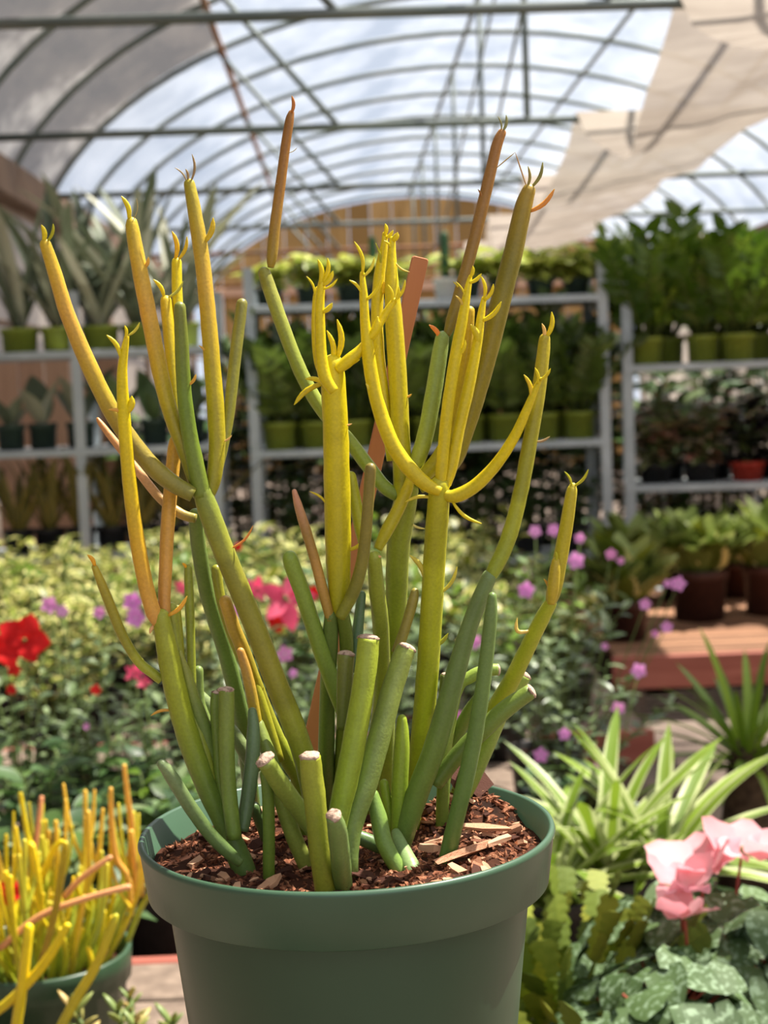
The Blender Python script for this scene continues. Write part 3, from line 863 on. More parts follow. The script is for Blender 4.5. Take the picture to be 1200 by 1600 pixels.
S('S31', [(523, 1350, 12), (525, 1310, 14), (531, 1265, 17), (540, 1225, 18.5), (553, 1160, 18.5), (565, 1090, 18), (572, 1040, 17.5), (576, 998, 17)], (-3, -2), [(88, 118, 46), (112, 134, 36), (122, 140, 36), (130, 144, 44)], 'cut', True)
S('S32', [(546, 1340, 14), (550, 1290, 17), (572, 1225, 18), (593, 1150, 18), (612, 1080, 17), (628, 1030, 16.5), (635, 1012, 15)], (-2.6, -1.0), [(88, 112, 56), (104, 124, 58), (120, 134, 62)], 'cut', True)
S('C', [(600, 1270, 13), (605, 1090, 14), (614, 1020, 15), (619, 950, 17), (622, 860, 18), (630, 800, 19), (638, 765, 16)], (None, 1.0), [(100, 122, 40), (108, 126, 36), (120, 132, 40)], soilbase=True)
S('C1', [(628, 788, 13), (629, 740, 15), (626, 680, 14.5), (622, 600, 14.5), (617, 520, 14), (613, 460, 12), (612, 410, 8), (613, 374, 5)], (1.0, 1.5), [(140, 146, 30), (176, 162, 20), (190, 168, 16), YEL])
S('C1b', [(612, 720, 8), (600, 620, 9.5), (592, 560, 9.5), (589, 490, 9.5), (593, 430, 9), (600, 385, 6), (601, 366, 4)], (1.2, 2), [YG, YEL2, YEL])
S('S26a', [(622, 775, 10), (600, 760, 11), (575, 728, 11), (548, 692, 11), (515, 655, 11), (490, 620, 11), (465, 570, 11), (440, 505, 11), (424, 460, 11), (413, 427, 10)], (1, 2), [(104, 128, 46), (112, 130, 44), (118, 130, 44), (134, 132, 52)])
S('S26b', [(423, 418, 5), (425, 400, 8.5), (430, 350, 8.5), (438, 290, 8), (446, 230, 7.5), (452, 190, 7), (455, 177, 5)], (2, 2.5), [(146, 120, 34), (156, 100, 38), (140, 82, 32)])
S('S33', [(568, 850, 8), (560, 810, 10), (548, 745, 9)], (.8, .8), [(146, 148, 36)])
S('S33b', [(590, 858, 7), (603, 832, 10), (620, 800, 10), (636, 765, 9), (641, 745, 6)], (.3, .4), [(160, 154, 30), (190, 172, 26)])
S('S34', [(620, 1020, 9), (635, 975, 8), (645, 940, 8), (648, 925, 6.5)], (.5, .5), [(148, 134, 56)])
# ---- right group
S('D', [(640, 1298, 15), (650, 1220, 16), (660, 1140, 17), (668, 1050, 17.5), (674, 960, 17.5), (679, 870, 17.5), (684, 800, 17.5), (686, 760, 16)], (None, -.5), [(112, 130, 34), (138, 148, 26), (150, 154, 28), (170, 162, 24)], soilbase=True)
S('d1', [(688, 768, 8), (668, 758, 11), (645, 738, 12), (618, 703, 12), (600, 662, 11.5), (586, 615, 11), (577, 565, 10.5), (571, 510, 8), (568, 460, 6.5), (566, 428, 4)], (-.8, -1.2), [(196, 172, 20), YEL])
S('d2', [(688, 762, 7), (690, 735, 9.5), (694, 690, 9.5), (701, 625, 9.5), (713, 550, 9.5), (724, 490, 8), (732, 445, 5), (735, 432, 3)], (-.6, -.5), [(190, 168, 24), YEL])
S('d3', [(698, 758, 7), (706, 725, 10), (717, 670, 9.5), (732, 605, 9.5), (745, 540, 8), (752, 490, 6), (756, 467, 4)], (-.4, 0), [(190, 168, 24), YEL])
S('d4', [(694, 772, 8), (712, 775, 11), (745, 757, 10.5), (778, 722, 9.5), (805, 680, 8.5), (824, 638, 7), (838, 605, 5), (845, 592, 3)], (-.6, -2.0), [(186, 166, 26), YEL, (200, 180, 24)])
S('F', [(628, 778, 11), (645, 735, 12), (657, 705, 13), (668, 665, 13), (678, 610, 13), (686, 560, 12.5), (691, 528, 11)], (1, 1.2), [(146, 148, 34), (116, 136, 62), (112, 134, 66)])
S('F2', [(698, 524, 6), (706, 500, 9), (722, 445, 9.5), (737, 390, 9.5), (752, 330, 9.5), (765, 275, 9), (777, 225, 8.5), (784, 208, 7)], (1.2, 2), [(120, 106, 34), (142, 98, 40), (156, 96, 44)])
S('S37', [(650, 752, 10), (680, 725, 13), (705, 680, 12), (718, 630, 12), (728, 560, 10), (734, 486, 8)], (.8, .5), [(146, 144, 28), (172, 150, 30), (190, 154, 34)])
S('S38', [(655, 762, 10), (690, 740, 12), (712, 715, 13), (728, 670, 14), (745, 610, 16), (765, 540, 16), (785, 460, 16), (803, 390, 15), (816, 330, 14), (826, 298, 11)], (1.4, 2), [(140, 132, 32), (138, 124, 28), (128, 112, 24), (120, 110, 28), (154, 122, 36)])
S('E', [(624, 1328, 16), (634, 1295, 17), (652, 1240, 18), (682, 1160, 18), (707, 1070, 16), (730, 990, 14), (750, 935, 13), (764, 902, 12)], (None, -1.5), [(80, 108, 46), (88, 114, 48), (86, 112, 60), (92, 114, 68)], soilbase=True)
S('E2', [(764, 905, 8), (772, 890, 11.5), (793, 845, 12.5), (812, 775, 12), (828, 690, 12), (840, 620, 11.5), (848, 560, 10.5), (851, 530, 9)], (-1.5, -1), [(114, 130, 36), (142, 142, 30), (150, 142, 30), (176, 156, 30)])
S('S40', [(698, 1342, 13), (715, 1270, 13.5), (737, 1175, 13), (752, 1090, 12), (762, 1010, 11), (767, 960, 10), (769, 932, 7)], (None, -2.5), [(68, 102, 46), (78, 110, 52), (86, 114, 60)], soilbase=True)
S('S41a', [(700, 1272, 11), (735, 1195, 13), (770, 1115, 14), (800, 1062, 13.5), (828, 1005, 12.5), (848, 965, 12), (860, 944, 10)], (None, 1), [(112, 130, 40), (134, 144, 32), (140, 146, 32)], soilbase=True)
S('S41b', [(859, 947, 7), (866, 920, 12), (876, 870, 11.5), (886, 815, 10.5), (893, 770, 9), (895, 760, 6)], (1, .5), [(160, 146, 34), (176, 160, 30), (180, 162, 34)])
S('S41c', [(861, 944, 6), (864, 920, 9.5), (867, 890, 8.5), (868, 877, 6)], (.5, .4), [(176, 150, 36)])
S('S42', [(680, 1225, 13), (715, 1180, 14), (750, 1145, 14.5), (790, 1108, 14.5), (830, 1080, 12)], (0, -.5), [(80, 104, 42), (92, 112, 44)], 'cut')
S('S43', [(705, 1285, 10), (738, 1220, 11), (765, 1160, 11), (790, 1100, 12), (820, 1055, 11)], (None, 3), [(108, 134, 58), (116, 138, 58)], 'cut', True)
S('S44', [(690, 1215, 10), (712, 1085, 9), (735, 1058, 10), (760, 1048, 10), (778, 1046, 9)], (2, 2), [(112, 136, 56)], 'cut')
S('S52', [(690, 1230, 11), (712, 1155, 11), (735, 1110, 11), (755, 1085, 10)], (2.5, 2), [(88, 106, 40)])
S('S45', [(622, 1305, 11), (625, 1220, 13), (628, 1160, 12), (628, 1124, 8)], (0, 0), [(104, 132, 36), (124, 146, 40)])
S('S45b', [(614, 1305, 9), (606, 1260, 9), (600, 1225, 8)], (.3, .3), [(112, 136, 36)])
S('S46', [(620, 1354, 13), (601, 1318, 13.5), (591, 1275, 13), (583, 1242, 9)], (None, -1.5), [(92, 124, 56)], soilbase=True)
S('R1', [(642, 1354, 14), (628, 1325, 12), (619, 1302, 8)], (None, -.5), [(106, 132, 84)], soilbase=True)
S('S47', [(690, 1300, 10), (692, 1250, 10.5), (694, 1205, 10)], (None, 2), [(84, 106, 38)], soilbase=True)
S('S53', [(690, 1130, 8), (695, 1054, 7)], (1, 1), [(84, 96, 44)], 'cut')
S('S55', [(545, 1302, 10), (575, 1314, 12), (604, 1328, 11)], (-1, -1), [(70, 100, 54)])
# ---- branches on top of the yellow column
S('b1', [(522, 612, 8), (508, 590, 10), (502, 555, 9), (500, 510, 8), (500, 470, 7), (503, 442, 6)], (-2.2, -2.4), [(206, 182, 14), YEL])
S('b2', [(510, 597, 6), (498, 567, 7), (493, 520, 6.5), (494, 470, 6), (497, 452, 5)], (-1.2, -1), [YEL2, YEL])
S('b3', [(526, 578, 8), (545, 563, 10), (565, 545, 8), (585, 520, 7), (602, 490, 6), (616, 470, 5)], (-.8, -1.0), [(206, 182, 14), YEL])
# ---- leaves and buds
LT = (200, 160, 60); TAN = (150, 120, 80)
for a in (('S1', 68, 378, 65, 352, 8, YEL), ('S1', 75, 376, 83, 350, 5, YG), ('S2', 201, 342, 190, 307, 8, YEL), ('S2', 210, 340, 213, 310, 1.6, TAN), ('S2', 226, 420, 232, 402, 6, ORG),
          ('S3', 256, 464, 240, 437, 7, YEL), ('S3', 263, 464, 286, 440, 5, (180, 180, 80)), ('S3b', 274, 404, 269, 362, 8, (226, 170, 20)), ('S3b', 280, 404, 292, 370, 6, (214, 176, 30)),
          ('S5', 293, 282, 290, 264, 4, TAN), ('S5', 299, 282, 300, 241, 4, TAN), ('S5', 288, 280, 273, 262, 2.5, TAN), ('S5', 320, 378, 333, 341, 9, (206, 170, 30)), ('S5', 326, 560, 311, 540, 4, ORG), ('S4', 296, 602, 306, 585, 5, ORG), ('S5', 350, 690, 362, 680, 3, PCH),
          ('S7', 196, 528, 195, 509, 5, YEL), ('S7', 185, 560, 167, 524, 7, YEL), ('S7', 200, 524, 218, 504, 4, (196, 180, 60)), ('S7', 197, 645, 206, 620, 12, YEL), ('S7', 200, 650, 170, 640, 6, ORG),
          ('B', 262, 962, 292, 932, 7, (222, 150, 44)), ('B', 244, 975, 234, 990, 6, PCH), ('B', 262, 1115, 236, 1118, 5, ORG), ('S12', 291, 888, 285, 880, 5, (236, 160, 30)), ('S11', 148, 884, 137, 867, 7, (226, 150, 30)),
          ('S25', 519, 568, 511, 517, 9, YEL), ('S25', 526, 562, 527, 500, 10, YEL), ('S25', 540, 568, 562, 562, 4, YEL2), ('S25', 503, 598, 460, 632, 9, YEL2), ('b2', 490, 612, 478, 592, 8, YEL), ('S25', 546, 858, 566, 846, 6, YEL2), ('S25', 508, 795, 484, 768, 4, YEL2), ('S25', 545, 665, 550, 662, 3, PCH),
          ('b1', 500, 444, 497, 406, 8, YEL), ('b1', 504, 442, 512, 404, 7, YEL), ('b1', 504, 446, 520, 424, 8, YEL), ('b1', 505, 452, 527, 436, 4, YEL), ('b1', 503, 488, 519, 474, 8, YEL), ('b2', 496, 452, 502, 425, 7, YEL), ('b2', 492, 462, 479, 432, 4, YEL),
          ('b3', 613, 473, 606, 445, 5, YEL), ('b3', 617, 470, 633, 438, 5, YEL), ('b3', 616, 472, 623, 448, 5, YEL), ('b3', 560, 550, 592, 500, 4, YEL),
          ('C1', 613, 376, 621, 364, 10, YEL), ('C1', 612, 390, 600, 376, 4, YEL), ('C1', 635, 622, 643, 616, 4, ORG), ('C1b', 601, 368, 602, 350, 7, YEL), ('C1b', 603, 372, 614, 360, 6, YEL), ('C1b', 591, 430, 587, 380, 4, YG), ('C1b', 596, 460, 600, 440, 8, (226, 180, 20)), ('C1', 618, 410, 640, 425, 3, LT), ('C1b', 588, 575, 595, 560, 5, (226, 170, 20)),
          ('d1', 566, 430, 554, 378, 6, YEL), ('d1', 568, 432, 585, 402, 5, (214, 196, 60)), ('d1', 565, 458, 546, 438, 5, YEL), ('d1', 570, 470, 597, 432, 6, YEL), ('d1', 575, 530, 590, 496, 13, YEL), ('d1', 582, 556, 590, 535, 4, YEL2), ('d1', 583, 625, 572, 600, 7, (220, 200, 70)),
          ('d2', 734, 434, 739, 416, 6, YEL), ('d2', 733, 442, 752, 428, 6, YEL), ('d2', 724, 482, 712, 462, 4, LT), ('d2', 716, 556, 727, 532, 6, YEL), ('d2', 727, 470, 712, 440, 3, YEL2), ('S37', 726, 596, 736, 585, 5, (222, 140, 40)),
          ('d3', 756, 468, 752, 432, 6, YEL), ('d3', 757, 470, 771, 444, 6, YEL), ('d3', 752, 502, 783, 472, 8, YEL), ('d3', 747, 540, 736, 508, 12, YEL2), ('d4', 843, 594, 860, 576, 5, YEL2), ('d4', 840, 600, 836, 575, 5, YEL), ('d4', 830, 622, 819, 586, 7, (214, 176, 30)),
          ('d4', 706, 792, 752, 818, 6, YEL), ('D', 676, 778, 634, 784, 6, (206, 184, 50)), ('D', 690, 768, 704, 758, 3, YEL), ('D', 690, 772, 710, 764, 3, YEL),
          ('F', 688, 530, 671, 508, 8, (226, 104, 44)), ('F2', 783, 206, 778, 182, 3, (120, 120, 90)), ('F2', 785, 206, 791, 180, 5, (112, 116, 80)), ('F2', 753, 316, 747, 296, 4, RST), ('F2', 720, 462, 708, 440, 3, YEL2),
          ('S38', 823, 294, 825, 260, 5, (140, 124, 60)), ('S38', 830, 293, 848, 254, 6, (128, 124, 60)), ('S38', 836, 332, 866, 296, 8, (206, 116, 44)), ('S38', 775, 585, 770, 560, 4, LT),
          ('S26b', 455, 178, 456, 150, 6, (176, 92, 40)), ('S26b', 452, 238, 464, 231, 1.6, TAN), ('S26b', 437, 290, 430, 287, 2, TAN), ('E2', 849, 530, 847, 506, 6, (220, 170, 90)), ('E2', 853, 528, 862, 488, 8, YEL), ('E2', 838, 690, 859, 682, 4, TAN),
          ('S41b', 893, 760, 882, 737, 4, YG), ('S41b', 896, 760, 919, 734, 5, YG), ('S41c', 868, 878, 868, 862, 5, YG), ('S41a', 826, 985, 808, 966, 7, (222, 184, 92), -0.5), ('S41b', 858, 925, 850, 905, 5, ORG),
          ('D', 690, 928, 714, 886, 6, (196, 178, 60)), ('D', 664, 908, 641, 868, 9, (196, 178, 60)), ('D', 676, 1010, 700, 990, 7, (150, 150, 40)), ('D', 660, 960, 664, 930, 5, ORG), ('C', 640, 815, 664, 826, 4, (220, 200, 120)), ('S30', 575, 830, 596, 870, 5, PCH), ('S14', 400, 1082, 412, 1074, 4, YG), ('A', 376, 850, 395, 822, 4, (206, 100, 50)), ('S10', 345, 1040, 350, 1030, 3, GRN)):
    lf(*a)
# the thin dry flower stalk bridging two tips
lf('F2', 775, 264, 805, 238, 2.0, TAN, 0.0)
lf('S38', 822, 290, 805, 238, 2.4, (160, 110, 70), 0.0)
# flat wooden stake
p0 = at_y(463, 1262, YP + 0.056); p1 = at_y(657, 402, YP + 0.050)
ax_ = (p1 - p0).normalized(); L = (p1 - p0).length
stk = put('plant_stake', None, None) if False else None
bm = bmesh.new()
hw = 13 * PXM * 0.67
prof = [(-hw, -0.02), (hw, -0.02), (hw, L - 0.0008), (hw - 0.0007, L), (-hw + 0.0007, L), (-hw, L - 0.0008)]
fv = [bm.verts.new((x, -0.001, y)) for x, y in prof]; bv = [bm.verts.new((x, 0.001, y)) for x, y in prof]
bm.faces.new(fv); bm.faces.new(bv[::-1])
for k in range(6):
    bm.faces.new((fv[(k + 1) % 6], fv[k], bv[k], bv[(k + 1) % 6]))
bmesh.ops.bevel(bm, geom=list(bm.edges), offset=0.0003, segments=1, affect='EDGES')
me = bpy.data.meshes.new('stake'); bm.to_mesh(me); bm.free(); me.materials.append(MATS['stake'])
xax = Vector((1, 0.15, 0)); xax = (xax - ax_ * xax.dot(ax_)).normalized(); yax = ax_.cross(xax)
o = put('plant_stake', me, None, Matrix.Translation(p0) @ Matrix((xax, yax, ax_)).transposed().to_4x4())
o['label'] = 'flat terracotta-coloured stake leaning among the yellow cactus stems'; o['category'] = 'stake'
# what the pot stands on: an upturned black nursery pot on the bench
ped_h = pot_base.z - 0.40
ped = put('upturned_pot', lathe([(0.001, ped_h), (0.085, ped_h), (0.088, ped_h - 0.004), (0.118, 0.03), (0.126, 0.03), (0.128, 0.0), (0.122, 0.0), (0.114, 0.03), (0.083, ped_h - 0.008), (0.001, ped_h - 0.008)], 64, 'pot_black'), None, T(pot_base.x, pot_base.y, 0.40))
ped['label'] = 'tall upturned black nursery pot standing beneath the large pencil cactus'; ped['category'] = 'pot'
# ================================================================== THE OTHER PLANTS
LM = {
    'vinca': [leaf_mesh(0.20, 'leaf_vinca', 'oval', 0.3, 0.2, 5), leaf_mesh(0.17, 'leaf_vinca', 'oval', 0.4, 0.35, 5), leaf_mesh(0.22, 'leaf_vinca', 'oval', 0.2, 0.05, 5)],
    'dark': [leaf_mesh(0.27, 'leaf_dark', 'oval', 0.25, 0.25, 6), leaf_mesh(0.3, 'leaf_dark', 'oval', 0.3, 0.4, 6), leaf_mesh(0.24, 'leaf_vinca', 'oval', 0.3, 0.3, 6)],
    'bright': [leaf_mesh(0.2, 'leaf_bright', 'oval', 0.3, 0.2, 5), leaf_mesh(0.22, 'leaf_bright', 'oval', 0.25, 0.35, 5)],
    'whorl': [leaf_mesh(0.13, 'leaf_vinca', 'lance', 0.25, 0.25, 5), leaf_mesh(0.12, 'leaf_vinca', 'lance', 0.3, 0.4, 5)],
    'var': [leaf_mesh(0.26, 'leaf_var', 'oval', 0.25, 0.2, 5), leaf_mesh(0.24, 'leaf_var', 'oval', 0.35, 0.4, 5), leaf_mesh(0.28, 'leaf_var', 'oval', 0.2, 0.3, 5, 0.2)],
    'pothos': [leaf_mesh(0.38, 'leaf_pothos', 'heart', 0.25, 0.3, 6), leaf_mesh(0.36, 'leaf_pothos', 'heart', 0.35, 0.5, 6)],
    'black': [leaf_mesh(0.26, 'leaf_black', 'oval', 0.25, 0.3, 5), leaf_mesh(0.22, 'leaf_black', 'oval', 0.3, 0.4, 5)],
    'mixed': [leaf_mesh(0.28, 'leaf_mixed', 'oval', 0.25, 0.3, 5), leaf_mesh(0.24, 'leaf_mixed', 'oval', 0.3, 0.4, 5)],
    'sans': [leaf_mesh(0.055, 'leaf_sans', 'strap', 0.5, 0.05, 10), leaf_mesh(0.05, 'leaf_sans', 'strap', 0.5, 0.35, 10), leaf_mesh(0.06, 'leaf_sans', 'strap', 0.5, 0.18, 10)],
    'sansedge': [leaf_mesh(0.05, 'leaf_sans_edge', 'strap', 0.5, 0.05, 8), leaf_mesh(0.045, 'leaf_sans_edge', 'strap', 0.5, 0.2, 8)],
    'whale': [leaf_mesh(0.2, 'leaf_whale', 'oval', 0.5, 0.08, 8), leaf_mesh(0.22, 'leaf_sans', 'oval', 0.45, 0.1, 8)],
    'spider': [leaf_mesh(0.04, 'leaf_spider', 'strap', 0.5, 0.45, 10), leaf_mesh(0.042, 'leaf_spider', 'strap', 0.4, 0.75, 10), leaf_mesh(0.044, 'leaf_spider', 'strap', 0.5, 0.25, 10)],
    'palm': [leaf_mesh(0.05, 'leaf_palm', 'strap', 0.4, 0.2, 8), leaf_mesh(0.045, 'leaf_palm', 'strap', 0.4, 0.45, 8)],
    'cyc': [leaf_mesh(0.48, 'leaf_cyc', 'heart', 0.12, 0.15, 7, 0.05), leaf_mesh(0.46, 'leaf_cyc', 'heart', 0.25, 0.3, 7, 0.08), leaf_mesh(0.5, 'leaf_cyc', 'heart', -0.1, 0.25, 7, 0.1)],
    'brown': [leaf_mesh(0.16, 'leaf_brownpot', 'spoon', 0.3, 0.2, 6), leaf_mesh(0.18, 'leaf_brownpot', 'spoon', 0.2, 0.35, 6)],
    'petal_violet': [leaf_mesh(0.42, 'petal_violet', 'oval', 0.1, 0.1, 4)],
    'petal_hot': [leaf_mesh(0.30, 'petal_hot', 'oval', 0.2, 0.2, 5, 0.1)],
    'petal_red': [leaf_mesh(0.5, 'petal_red', 'oval', 0.15, 0.25, 5, 0.35)],
    'petal_pink': [leaf_mesh(0.42, 'petal_pink', 'oval', 0.15, -0.35, 6, 0.15), leaf_mesh(0.40, 'petal_pink', 'oval', 0.2, 0.1, 6, 0.2)],
}
def join(meshes_mats, mat_index_from=None, name='joined'):
    """join (mesh, matrix) pairs to one mesh, keeping their materials"""
    vs = []; fs = []; mi = []; mats = []
    for me, M in meshes_mats:
        b = len(vs)
        vs += [M @ v.co for v in me.vertices]
        m = me.materials[0]
        if m not in mats: mats.append(m)
        for p in me.polygons:
            fs.append(tuple(b + i for i in p.vertices)); mi.append(mats.index(m))
    out = bpy.data.meshes.new(name)
    out.from_pydata([tuple(v) for v in vs], [], fs)
    for m in mats: out.materials.append(m)
    out.polygons.foreach_set('material_index', mi)
    out.polygons.foreach_set('use_smooth', [True] * len(fs))
    return out
blob = tube([Vector((0, 0, 0)), Vector((0, 0, 0.12))], [0.06, 0.05], 6, 'round', 'green_stem')
blob_y = tube([Vector((0, 0, 0)), Vector((0, 0, 0.02))], [0.06, 0.05], 6, 'round', 'pot_white')
def flower_mesh(key, n=5, cup=0.25):
    L = []
    for k in range(n):
        a = 2 * math.pi * k / n
        L.append((LM[key][0], basis((0, 0, 0), (math.cos(a), math.sin(a), cup), s=0.5)))
    L.append((blob_y, Matrix.Identity(4)))
    return join(L)
VINCA_FL = [flower_mesh('petal_violet', 5, 0.1), flower_mesh('petal_violet', 5, 0.5)]
# ---- generic leafy shrub
def stem_line(root, p0, p1, r, mat, sag=0.0):
    p0 = Vector(p0); p1 = Vector(p1)
    mid = (p0 + p1) * 0.5 + Vector((0, 0, sag)) + Vector(((p0.x - p1.x) * 0.15, (p0.y - p1.y) * 0.15, 0))
    put('stem', tube([p0, (p0 + mid) / 2 + (mid - (p0 + p1) / 2) * 0.3, mid, p1], [r, r * 0.9, r * 0.8, r * 0.5], 5, 'flat', mat), root)
    return [p0, mid, p1]
def shrub(name, label, loc, pot, top, spread, nst, nl, kind, ls, group=None, stemmat='green_stem', low=0.25, cat='plant', up=0.55, basef=None, whorl=False):
    """pot (r,h,mat); top: canopy top above soil; spread: canopy radius"""
    root = thing(name, loc, label, cat, group, rz=rnd(0, 6.28))
    sz = add_pot(root, *pot)
    for s in range(nst):
        a = 2 * math.pi * (s + rnd(0, 0.6)) / nst
        rr = spread * math.sqrt(rnd(0.03, 1.0))
        h = top * (1 - 0.45 * (rr / spread) ** 2) * rnd(0.82, 1.0)
        e = Vector((rr * math.cos(a), rr * math.sin(a), sz + h))
        b = Vector((pot[0] * 0.35 * rnd(0, 1) * math.cos(a), pot[0] * 0.35 * math.sin(a), sz))
        if basef:
            b = Vector((e.x * basef, e.y * basef, sz))
        c = stem_line(root, b, e, max(0.0012, ls * 0.05), stemmat, top * 0.08)
        for i in range(nl):
            t = low + (1 - low) * (i + rnd(0, 0.8)) / nl
            t = min(t, 1.0)
            q = (c[0].lerp(c[1], t * 2) if t < 0.5 else c[1].lerp(c[2], t * 2 - 1))
            az = (i * 2.4 + s) if not whorl else rnd(0, 6.28)
            d = Vector((math.cos(az), math.sin(az), up * (0.4 + t) * rnd(0.3, 1.2)))
            d += Vector((e.x, e.y, 0)) * (0.8 / max(0.05, spread)) * 0.5
            put('leaf', random.choice(LM[kind]), root, basis(q, d, s=ls * rnd(0.7, 1.2), roll=rnd(-0.4, 0.4)))
    root['_sz'] = sz
    return root
def place_flower(root, wpos, kind, size, face=None, stemr=0.0012, stemmat='green_stem', n=5):
    """flower part (with petals) of a shrub at a world position"""
    inv = root.matrix_basis.inverted()
    p = inv @ Vector(wpos)
    sz = root['_sz']
    put('flower_stalk', tube([Vector((p.x * 0.3, p.y * 0.3, sz + 0.02)), Vector((p.x * 0.7, p.y * 0.7, (sz + p.z) * 0.5)), p], [stemr, stemr, stemr * 0.8], 5, 'flat', stemmat), root)
    nd = (inv.to_3x3() @ (face or (CAM - Vector(wpos)))).normalized()
    q = nd.to_track_quat('Z', 'Y').to_matrix().to_4x4()
    if kind == 'vinca':
        put('flower', random.choice(VINCA_FL), root, Matrix.Translation(p) @ q @ Matrix.Rotation(rnd(0, 6), 4, 'Z') @ Matrix.Scale(size, 4))
        return
    f = put('flower', blob, root, Matrix.Translation(p) @ q @ Matrix.Scale(size, 4))
    for k in range(n):
        a = 2 * math.pi * k / n + rnd(-.2, .2)
        put('petal', random.choice(LM[kind]), f, basis((0.03 * math.cos(a), 0.03 * math.sin(a), 0.06), (math.cos(a), math.sin(a), rnd(0.1, 0.7)), s=rnd(0.5, 0.62)))
# ---------------- flowering shrubs on the grey bench
ZB = 0.28
SH = {}
PB = (0.07, 0.11, 'pot_black')
def fl(key, lst):
    for (px, py, Y, kind, size) in lst:
        place_flower(SH[key], at_y(px, py, Y), kind, size)
def sh(key, px, Y, label, top, spread, nst, nl, kind, ls, low=0.25, whorl=False, name='flowering_shrub', z=ZB, pot=PB, up=0.55):
    X = at_y(px, 900, Y).x
    SH[key] = shrub(name, label, (X, Y, z), pot, top, spread, nst, nl, kind, ls, low=low, whorl=whorl, up=up)
sh('l1', 20, 2.3, 'grey-green leafy shrub at left edge bearing a large red blossom', 0.33, 0.17, 14, 13, 'vinca', 0.032)
sh('l2', 150, 2.45, 'leafy shrub with violet flowers behind the leftmost upturned cactus stem', 0.36, 0.16, 13, 13, 'vinca', 0.032)
sh('l3', 250, 2.2, 'grey-green shrub with small pinkish red buds behind the left cactus stems', 0.30, 0.16, 13, 13, 'vinca', 0.031)
sh('l4', 345, 2.5, 'shrub with one violet flower showing between the left cactus stems', 0.36, 0.15, 12, 13, 'vinca', 0.032)
sh('m1', 450, 2.35, 'whorled narrow-leaved shrub directly behind the cactus, small mauve flowers on it', 0.31, 0.14, 13, 15, 'whorl', 0.045)
sh('m2', 455, 2.75, 'shrub bearing the large hot-pink trumpet flower left of the yellow stem', 0.38, 0.17, 12, 12, 'dark', 0.042)
sh('m3', 590, 2.5, 'grey-green shrub mostly hidden behind the middle cactus stems', 0.34, 0.15, 12, 12, 'vinca', 0.032)
sh('m4', 720, 2.45, 'leafy shrub behind the right cactus stems with a mauve flower low down', 0.34, 0.14, 12, 13, 'vinca', 0.031)
sh('r1', 845, 2.75, 'spreading shrub dotted with violet-pink flowers right of the cactus', 0.40, 0.19, 17, 15, 'vinca', 0.034, low=0.15)
sh('r2', 900, 2.4, 'trailing grey-green shrub with pale pink flowers hanging toward the brown bench', 0.30, 0.17, 16, 14, 'vinca', 0.03, low=0.1, pot=(0.06, 0.10, 'pot_brown'))
sh('b1', 90, 3.05, 'dense green shrub in the back row at far left of the grey bench', 0.38, 0.2, 13, 12, 'var', 0.05)
sh('b2', 300, 3.05, 'dense light green shrub in the back row behind the left stems', 0.38, 0.2, 13, 12, 'var', 0.048)
sh('b3', 620, 3.1, 'dense green shrub in the back row behind the middle stems', 0.36, 0.2, 12, 12, 'vinca', 0.04)
sh('b4', 770, 3.15, 'bright green shrub in the back row behind the right stems', 0.38, 0.18, 12, 12, 'bright', 0.038)
sh('d1', 60, 2.12, 'broad dark-leaved plant above the yellow cactus at left edge', 0.25, 0.18, 15, 12, 'dark', 0.05, name='leafy_plant')
sh('d2', 150, 2.08, 'dark glossy plant with large pale leaves beside the orange stems', 0.22, 0.17, 14, 12, 'dark', 0.054, name='leafy_plant')
sh('d3', 245, 2.06, 'fresh green narrow-leaved plant just left of the green pot rim', 0.19, 0.10, 12, 10, 'bright', 0.036, name='leafy_plant')
sh('d4', 860, 2.1, 'small dark fern-like plant low right of the green pot', 0.17, 0.10, 10, 10, 'dark', 0.03, name='leafy_plant')
sh('d8', 340, 2.1, 'dark leafy plant low behind the left cactus stems', 0.23, 0.16, 14, 11, 'vinca', 0.04, name='leafy_plant')
sh('d9', 560, 2.1, 'dark leafy plant low behind the middle cactus stems', 0.22, 0.16, 14, 11, 'dark', 0.042, name='leafy_plant')
sh('d6', 40, 1.65, 'dark broad-leaved plant right behind the yellow stick cactus', 0.14, 0.12, 9, 8, 'dark', 0.055, name='leafy_plant', z=0.40, pot=(0.05, 0.085, 'pot_black'))
sh('d7', 105, 1.66, 'dark glossy plant between the stick cactus and the green pot', 0.12, 0.11, 9, 8, 'dark', 0.05, name='leafy_plant', z=0.40, pot=(0.05, 0.08, 'pot_black'))
fl('l1', [(38, 1000, 2.15, 'petal_red', 0.062), (8, 1012, 2.2, 'petal_red', 0.05), (22, 1046, 2.2, 'petal_red', 0.018), (18, 1078, 2.2, 'petal_red', 0.014)])
fl('l2', [(77, 945, 2.35, 'vinca', 0.03), (97, 955, 2.4, 'vinca', 0.022), (155, 957, 2.3, 'vinca', 0.022), (207, 940, 2.3, 'vinca', 0.034), (212, 965, 2.25, 'vinca', 0.034), (135, 1135, 2.3, 'vinca', 0.012)])
fl('l3', [(210, 1050, 2.1, 'petal_hot', 0.026), (224, 1066, 2.1, 'petal_hot', 0.018), (150, 1078, 2.1, 'petal_red', 0.014)])
fl('l4', [(368, 955, 2.4, 'vinca', 0.025), (283, 917, 2.5, 'petal_hot', 0.022), (372, 855, 2.6, 'petal_red', 0.014)])
fl('m1', [(445, 1022, 2.3, 'vinca', 0.028), (458, 1052, 2.3, 'vinca', 0.016), (716, 1120, 2.3, 'vinca', 0.02)])
fl('m2', [(446, 935, 2.6, 'petal_hot', 0.088), (402, 920, 2.65, 'petal_hot', 0.045), (488, 928, 2.7, 'petal_red', 0.026), (432, 972, 2.6, 'petal_red', 0.03)])
